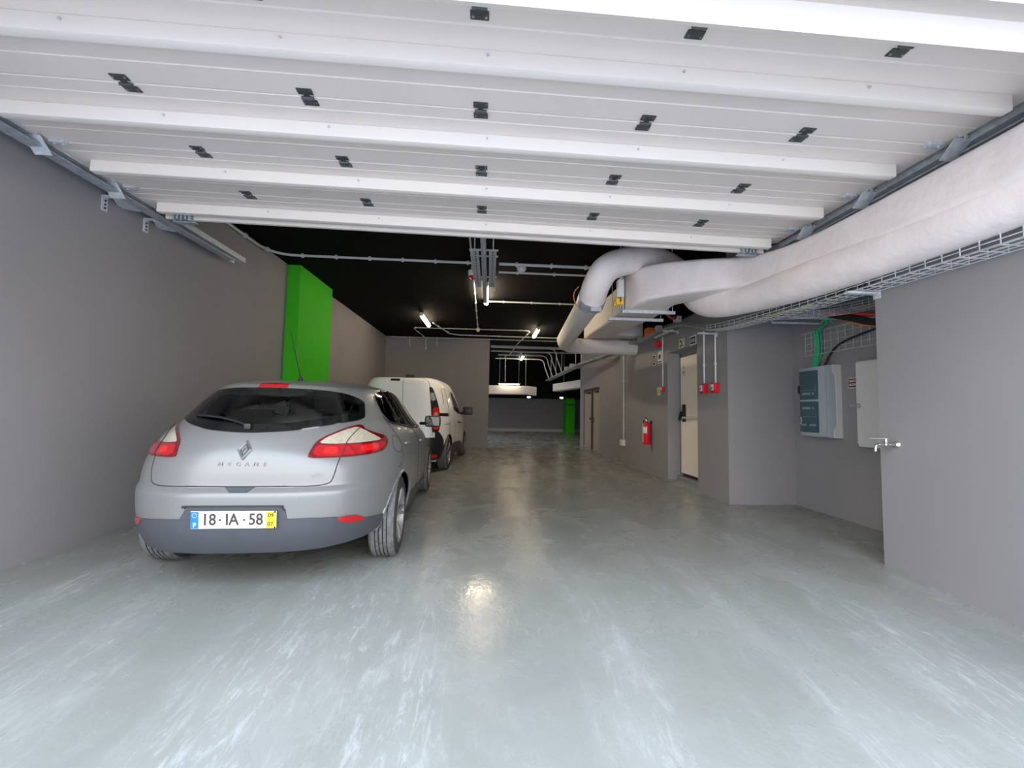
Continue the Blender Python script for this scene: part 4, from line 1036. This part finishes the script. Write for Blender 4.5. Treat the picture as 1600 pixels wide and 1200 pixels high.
        HB.patch(f([(-56, .464), (-52, .4675), (-48.9, .458), (-45.8, .424), (-47.8, .412), (-51, .416), (-54.1, .43)]), .012, 1, thick=.01).build('bumper_reflector', MT['lens_red'], smooth=True, **P)
    # grey lower bumper with number plate recess
    top_ = [(-108.4, .484), (-71, .481), (-65, .4805), (-56.5, .469), (-50, .446), (-46, .424), (-41.9, .415), (-38.2, .405)]
    skirt = top_+[(-38.4, .35), (-39.5, .31), (-45, .283), (-60, .268), (-90, .265), (-120, .268), (-135, .283), (-140.5, .31), (-141.6, .34), (-141.8, .405), (-138.1, .415), (-134, .424), (-130, .446), (-123.5, .469), (-115, .4805)]
    HB.patch(skirt, .008, 0, thick=.01).build('bumper_skirt', MT['bumper_grey'], smooth=True, **P)
    rec = [(-108.4, .470), (-108.2, .484), (-106.2, .545), (-104.8, .563), (-75, .563), (-73, .556), (-71.6, .532), (-71, .481), (-71, .470)]
    o = HB.patch(rec, .006, 1, thick=.008).build('plate_recess', MT['bumper_grey'], smooth=True, **P)
    HB.line([(-106, .553), (-104.8, .563), (-75, .563), (-73, .555), (-71.6, .532)], .005, .007).build('recess_lip', MT['seam'], parent=o, local=True)
    # number plate, flat, carried by the bumper
    F = HB.frame(-88.7, .487, .016); pl = bpy.data.objects.new('tmp', None)
    PW, PH = .490, .106
    def onplate(m, nm, mat, par): m.v = [tuple(F @ Vector(v)) for v in m.v]; return m.build(nm, MT[mat], parent=par, local=True)
    bpy.data.objects.remove(pl)
    m = MB(); m.bx((0, 0, 0), (PW, PH, .006), bev=.003); m.v = [tuple(F @ Vector(v)) for v in m.v]; plate = m.build('number_plate', MT['plate_white'], **P)
    onplate(MB().bx((-PW/2+.024, 0, .0035), (.044, PH-.006, .002)), 'blue_band', 'plate_blue', plate)
    onplate(MB().bx((PW/2-.030, 0, .0035), (.056, PH-.006, .002)), 'yellow_band', 'plate_yellow', plate)
    T = lambda x, y: F @ Matrix.Translation((x, y, .0052))
    for s_, x, w_ in (('18', -.141, 1), ('IA', -.010, 1), ('58', .127, 1)):
        text_mesh(s_, .098, MT['plate_ink'], 'plate_characters', plate, T(x, 0), bold=.0018, sx=.86)
    for x in (-.078, .060): onplate(MB().lathe([(0, .0045), (.007, .0045), (.007, .0055), (0, .0055)], (x, 0, 0), 'Z', 10), 'plate_dot', 'plate_ink', plate)
    text_mesh('P', .036, MT['plate_white'], 'plate_characters', plate, T(-PW/2+.024, -.030), bold=.001)
    text_mesh('09', .034, MT['plate_ink'], 'plate_characters', plate, T(PW/2-.032, .026), bold=.0008); text_mesh('07', .034, MT['plate_ink'], 'plate_characters', plate, T(PW/2-.034, -.027), bold=.0008)
    onplate(MB().bx((PW/2-.032, 0, .0052), (.03, .0025, .001)), 'plate_bar', 'plate_ink', plate)
    st = MB()
    for k in range(12): a = 2*PI*k/12; st.bx((-PW/2+.024+.013*math.cos(a), .028+.013*math.sin(a), .0048), (.003, .003, .001))
    onplate(st, 'star_ring', 'plate_yellow', plate)
    sc_ = MB()
    for y in (-.046, .048): sc_.lathe([(0, .004), (.006, .004), (.005, .008), (0, .008)], (PW/2-.008, y, 0), 'Z', 10)
    onplate(sc_, 'plate_screw', 'black', plate)
    # diamond badge, lettering, latch grip
    Fb = HB.frame(-88.7, .897, .004)
    def rh(w, h): return [(w, 0), (0, h), (-w, 0), (0, -h)]
    def diamond(w0, h0, w1, h1, z0, z1):
        m = MB(); o_, i_ = rh(w0, h0), rh(w1, h1); c_ = rh((w0+w1)/2, (h0+h1)/2)
        vs = [(x, y, z0) for x, y in o_]+[(x, y, z1) for x, y in c_]+[(x, y, z0) for x, y in i_]
        m.add(vs, [(i, (i+1) % 4, 4+(i+1) % 4, 4+i) for i in range(4)]+[(4+i, 4+(i+1) % 4, 8+(i+1) % 4, 8+i) for i in range(4)])
        return m
    m = diamond(.044, .068, .024, .040, 0, .012)
    m.v = [tuple(Fb @ Vector(v)) for v in m.v]; bd = m.build('diamond_badge', MT['badge'], **P)
    m = MB(); m.add([(x, y, .003) for x, y in rh(.024, .040)], [(0, 1, 2, 3)]); m.v = [tuple(Fb @ Vector(v)) for v in m.v]; m.build('badge_centre', MT['bumper_grey'], parent=bd, local=True)
    m = diamond(.017, .030, .008, .015, .004, .010); m.v = [tuple(Fb @ Vector(v)) for v in m.v]; m.build('badge_fold', MT['badge'], parent=bd, local=True)
    Fm = HB.frame(-89.0, .811, .003)
    for k, ch in enumerate('MEGANE'):
        text_mesh(ch, .035, MT['letter'], 'model_lettering', g, Fm @ Matrix.Translation((-.12+.052*k, 0, 0)), extrude=.002, sx=1.1)
    text_mesh('dCi', .038, MT['letter'], 'engine_lettering', g, HB.frame(-63, .737, .003), extrude=.002, sx=1.1)
    HB.patch([(-94, .674), (-83, .674), (-85.2, .643), (-91.5, .643)], .002, 0, thick=.004).build('latch_grip', MT['bumper_grey'], smooth=True, **P)
    # high brake lamp, wiper, aerial
    HB.patch([(-98.8, 1.3140), (-98.8, 1.342), (-90, 1.346), (-81.2, 1.342), (-81.2, 1.314), (-90, 1.314)], .005, 0, thick=.01).build('high_brake_lamp', MT['lens_red'], smooth=True, **P)
    w_ = HB.line([(-90.5, 1.035), (-97, 1.062), (-106, 1.084), (-119, 1.094)], .008, .022).build('rear_wiper', MT['black'], smooth=True, **P)
    m = MB(); m.bx(HB.pt(-90.3, 1.035, .012), (.045, .04, .04), bev=.01); m.build('wiper_pivot', MT['black'], parent=w_, local=True, smooth=True)
    m = MB(); b0 = Vector((0.02, .10, 1.398)); m.tube([b0, b0+Vector((0, -.02, .035))], .02, 10, rs=[.022, .008]); a_ = m.build('aerial_base', MT['black'], smooth=True, **P)
    MB().tube([b0+Vector((0, -.015, .03)), b0+Vector((-.03, -.20, .40))], .0035, 6).build('aerial_rod', MT['black'], parent=a_, local=True)
    # door mirrors
    for s_ in (1, -1):
        m = MB(); m.bx((s_*.985, 1.92, 1.03), (.20, .11, .145), bev=.038); m.tube([(s_*.82, 1.98, 1.0), (s_*.92, 1.94, 1.0)], .02, 8)
        o = m.build('door_mirror', MT['black'], smooth=True, **P)
        m = MB(); m.bx((s_*.985, 1.862, 1.03), (.165, .006, .11), bev=.002); m.build('mirror_glass', MT['side_glass'], parent=o, local=True)
    for x, y, s_ in ((.79, 0, 1), (-.79, 0, -1), (.79, 2.80, 1), (-.79, 2.80, -1)): wheel(g, x, y, .316, .205, s_)
    for x in (1, -1):
        for y, z in wh:
            m = MB(); n = 18; vs = []
            for i in range(n+1):
                a = PI*(-.02+1.04*i/n)
                for xx in (.50, .80): vs.append((x*xx, y+(R+.002)*math.cos(a), z+(R+.002)*math.sin(a)))
            m.add(vs, [(2*i, 2*i+2, 2*i+3, 2*i+1) for i in range(n)]); m.build('arch_liner', MT['black'], **P)
    for x in (1, -1):
        for y, z in wh: HB.arch_lip(y, z, R, x, .012, -.06, 1.06 if y > 1 else 1.03).build('arch_lip', MT['silver'], smooth=True, **P)
    m = MB(); m.box(-.56, .56, -.42, 3.3, .27, .42); m.box(-.80, .80, .42, 2.36, .19, .42); m.build('underbody', MT['black'], **P)
    m = MB(); m.bx((.44, -.38, .29), (.26, .18, .10), bev=.04); m.build('exhaust_pipe', MT['bumper_grey'], smooth=True, **P)
    # cabin seen through the glass
    m = MB(); m.box(-.74, .74, -.50, 2.2, .42, .50); m.box(-.60, .60, -.40, .25, .895, .925); m.build('parcel_shelf', MT['bumper_grey'], **P)
    m = MB()
    for x in (-.38, .38): m.bx((x, .36, .78), (.68, .14, .66), Matrix.Rotation(-.25, 3, 'X'), bev=.06)
    m.build('rear_seat', MT['seat'], smooth=True, **P)
    m = MB()
    for x in (-.42, 0, .42): m.bx((x, .42, 1.10), (.26, .10, .12), bev=.04)
    m.build('rear_headrest', MT['seat'], smooth=True, **P)
    for x in (-.38, .38):
        m = MB(); m.bx((x, 1.22, .82), (.50, .16, .62), Matrix.Rotation(-.3, 3, 'X'), bev=.07); m.bx((x, 1.32, 1.19), (.27, .11, .18), bev=.045); m.bx((x, 1.5, .55), (.5, .5, .14), bev=.05); m.build('front_seat', MT['seat'], smooth=True, **P)
    m = MB(); m.bx((0, 2.2, .86), (1.4, .5, .2), bev=.06); m.build('dashboard', MT['black'], smooth=True, **P)
    m = MB(); m.lathe([(.16, -.012), (.185, 0), (.16, .012)], (-.38, 1.92, .95), 'Y', 24); m.build('steering_wheel', MT['black'], smooth=True, **P)
    return g
car = hatchback()
tp = thing('tissue_pack', 'crumpled pale green pack on the back seat top inside the silver hatchback', 'pack', (-1.87, 3.98, 1.10))
m = MB(); m.bx((0, 0, .05), (.12, .06, .09), Matrix.Rotation(.3, 3, 'Y'), bev=.02); m.build('wrapper', MT['tissue'], tp, local=True, smooth=True)
m = MB(); m.bx((.0, -.02, .10), (.09, .02, .04), Matrix.Rotation(-.4, 3, 'Y'), bev=.006); m.build('tissue', MT['white'], tp, local=True)

# --- white van
VN = Shell(
 [(.18,.80),(.35,.88),(.6,.905),(.95,.905),(1.1,.885),(1.4,.815),(1.62,.745),(1.72,.70),(1.77,.65),(1.80,.57),(1.815,.43),(1.825,.2),(1.828,.02)],
 [(.18,-.50),(.3,-.66),(.5,-.70),(.8,-.69),(1.0,-.67),(1.35,-.62),(1.65,-.56),(1.74,-.53),(1.78,-.46),(1.80,-.3),(1.815,.0),(1.825,.4),(1.828,.6)],
 [(.18,3.1),(.5,3.42),(.8,3.35),(.98,3.1),(1.06,2.75),(1.15,2.4),(1.4,2.1),(1.65,1.75),(1.75,1.5),(1.80,1.2),(1.82,.9),(1.828,.65)],
 [(.18,5),(1.83,5)], [(.18,.9),(1.43,.9),(1.828,.62)])
def van():
    g = thing('van', 'white panel van parked in front of the silver hatchback', 'van', (-1.69, 8.78, 0), rotz=-.055)
    P = dict(parent=g, local=True)
    win = [(-6, 1.50), (4, 1.60), (14, 1.55), (24, 1.35), (32, 1.14), (33, 1.08), (16, 1.10), (1, 1.15), (-5, 1.2)]
    screen = [(38, 1.16), (90, 1.15), (142, 1.16), (146, 1.5), (142, 1.66), (90, 1.7), (38, 1.66), (34, 1.5)]
    wh = [(0, .32), (2.81, .32)]; R = .37
    zs = [.19+.02*i for i in range(77)]+[1.722+.01*i for i in range(1, 10)]+[1.818, 1.823, 1.827]
    rd = [(-127, .66), (-53, .66), (-51.5, 1.0), (-50.5, 1.5), (-51, 1.72), (-60, 1.775), (-120, 1.775), (-129, 1.72), (-129.5, 1.5), (-128.5, 1.0)]
    def cls(a, z):
        for h in (screen,):
            if pip((a, z), h): return None
        if pip((a, z), rd): return 'rear_door_left' if a < -85 else 'rear_door_right'
        return 'body_shell'
    parts, top = VN.shell(cls, zs, 2.5, wh, R); parts['body_shell'].add(top.v, top.f)
    for k, m in parts.items(): m.build('rear_door' if k.startswith('rear') else k, MT['van_white'], smooth=True, ang=50, **P)
    for w_ in (win, [(-180-a, z) for a, z in win]): VN.patch(w_, .004, 1).build('side_window', MT['side_glass'], smooth=True, **P); VN.patch(w_, .001, 1).build('window_surround', MT['black'], **P)
    VN.patch(screen, .004, 1).build('windscreen', MT['side_glass'], smooth=True, **P)
    VN.line([(-84.5, 1.775), (-84, 1.5), (-83.6, 1.1), (-83.4, .67)], .004, .001).build('door_gap', MT['seam'], **P)
    VN.line([(-52.5, .68), (-52.6, 1.1), (-51.5, 1.5), (-51.3, 1.73), (-60, 1.78), (-84, 1.782)], .004, .001).build('door_gap', MT['seam'], **P)
    VN.line([(-36, 1.60), (-37, 1.48), (-38.5, 1.30)], .004, .001).build('door_gap', MT['seam'], **P)
    VN.line([(-28, 1.62), (-29, 1.2), (-29, .7)], .003, .001).build('door_gap', MT['seam'], **P)
    VN.line([(-10, 1.6), (-8, 1.2), (-6, .8), (-6, .45)], .003, .001).build('door_gap', MT['seam'], **P)
    VN.line([(30, 1.1), (29, .8), (28, .5)], .003, .001).build('door_gap', MT['seam'], **P)
    VN.patch([(-104, 1.715), (-104, 1.757), (-89.5, 1.757), (-89.5, 1.715)], .003, 0).build('high_lamp_slot', MT['black'], **P)
    VN.patch([(-45.5, 1.063), (-45.5, 1.119), (-31.3, 1.119), (-32.3, 1.049)], .003, 0).build('slide_rail', MT['black'], **P)
    for f in ((lambda q: q), mirror):
        o = VN.patch(f([(-52, 1.62), (-48.5, 1.60), (-46.8, 1.42), (-45.5, 1.242), (-45.6, .974), (-45.8, .841), (-47.4, .743), (-53, .76), (-53.6, 1.06), (-52.8, 1.39)]), .008, 1, thick=.012).build('tail_lamp', MT['black'], smooth=True, **P)
        VN.patch(f([(-52.4, 1.20), (-46.6, 1.24), (-46.2, 1.02), (-46.3, .84), (-48, .80), (-52.7, .82)]), .011, 1, thick=.003).build('red_lens', MT['lens_bright'], parent=o, local=True)
        VN.patch(f([(-51, 1.12), (-48, 1.14), (-47.8, .98), (-51.2, .96)]), .014, 1, thick=.003).build('clear_lens', MT['lens_cream'], parent=o, local=True)
        VN.patch(f([(-52.2, 1.50), (-48.5, 1.50), (-47.6, 1.36), (-52.6, 1.34)]), .011, 1, thick=.003).build('grey_lens', MT['galv_dark'], parent=o, local=True)
        VN.patch(f([(-54.8, .353), (-47, .344), (-46, .285), (-54, .29)]), .014, 1).build('bumper_reflector', MT['lens_bright'], **P)
    bp_ = [(-50, .66), (-50, .78), (-46, .755), (-43, .68), (-41, .61), (-40.5, .39), (-42, .25), (-60, .2), (-90, .2)]
    VN.patch(bp_+mirror(bp_)[1:], .009, 0, thick=.012).build('rear_bumper', MT['black'], smooth=True, **P)
    for f in ((lambda q: q), (lambda q: [(-180-a, z) for a, z in q])):
        VN.patch(f([(-29.5, .20), (26, .20), (26, .34), (20, .46), (-8, .50), (-20, .47), (-29, .40)]), .010, 1).build('side_cladding', MT['bumper_grey'], **P)
        VN.line(f([(3.6, .915), (10, .905), (17, .89)]), .016, .02).build('door_handle', MT['black'], **P)
    VN.line([(-40, .905), (-30, .90)], .004, .001).build('door_gap', MT['seam'], **P)
    for s_ in (1, -1):
        m = MB(); m.bx((s_*1.04, 1.98, 1.17), (.24, .13, .20), bev=.045); m.tube([(s_*.86, 2.0, 1.1), (s_*.95, 2.0, 1.13)], .025, 8); m.build('door_mirror', MT['black'], smooth=True, **P)
    m = MB(); m.bx((.14, -.30, 1.83), (.17, .07, .05), bev=.015); m.build('roof_aerial_base', MT['black'], smooth=True, **P)  # dark aerial base on the van roof, not a lamp
    for x, y, s_ in ((.80, 0, 1), (-.80, 0, -1), (.80, 2.81, 1), (-.80, 2.81, -1)): wheel(g, x, y, .32, .195, s_, rim='wheel')
    for x in (1, -1):
        for y, z in wh:
            m = MB(); n = 16; vs = []
            for i in range(n+1):
                a = PI*(-.02+1.04*i/n)
                for xx in (.50, .80): vs.append((x*xx, y+(R+.002)*math.cos(a), z+(R+.002)*math.sin(a)))
            m.add(vs, [(2*i, 2*i+2, 2*i+3, 2*i+1) for i in range(n)]); m.build('arch_liner', MT['black'], **P)
    for x in (1, -1):
        for y, z in wh: VN.arch_lip(y, z, R, x, .014, -.02, 1.02).build('arch_lip', MT['black'], smooth=True, **P)
    m = MB(); m.box(-.58, .58, -.55, 3.2, .2, .45); m.box(-.80, .80, .42, 2.40, .2, .45); m.build('underbody', MT['black'], **P)
    m = MB(); m.box(-.70, .70, 1.25, 1.30, .45, 1.70); m.bx((.38, 1.55, .95), (.5, .2, .9), bev=.06); m.bx((-.38, 1.55, .95), (.5, .2, .9), bev=.06); m.build('cab_seats', MT['seat'], **P)
    return g
van()
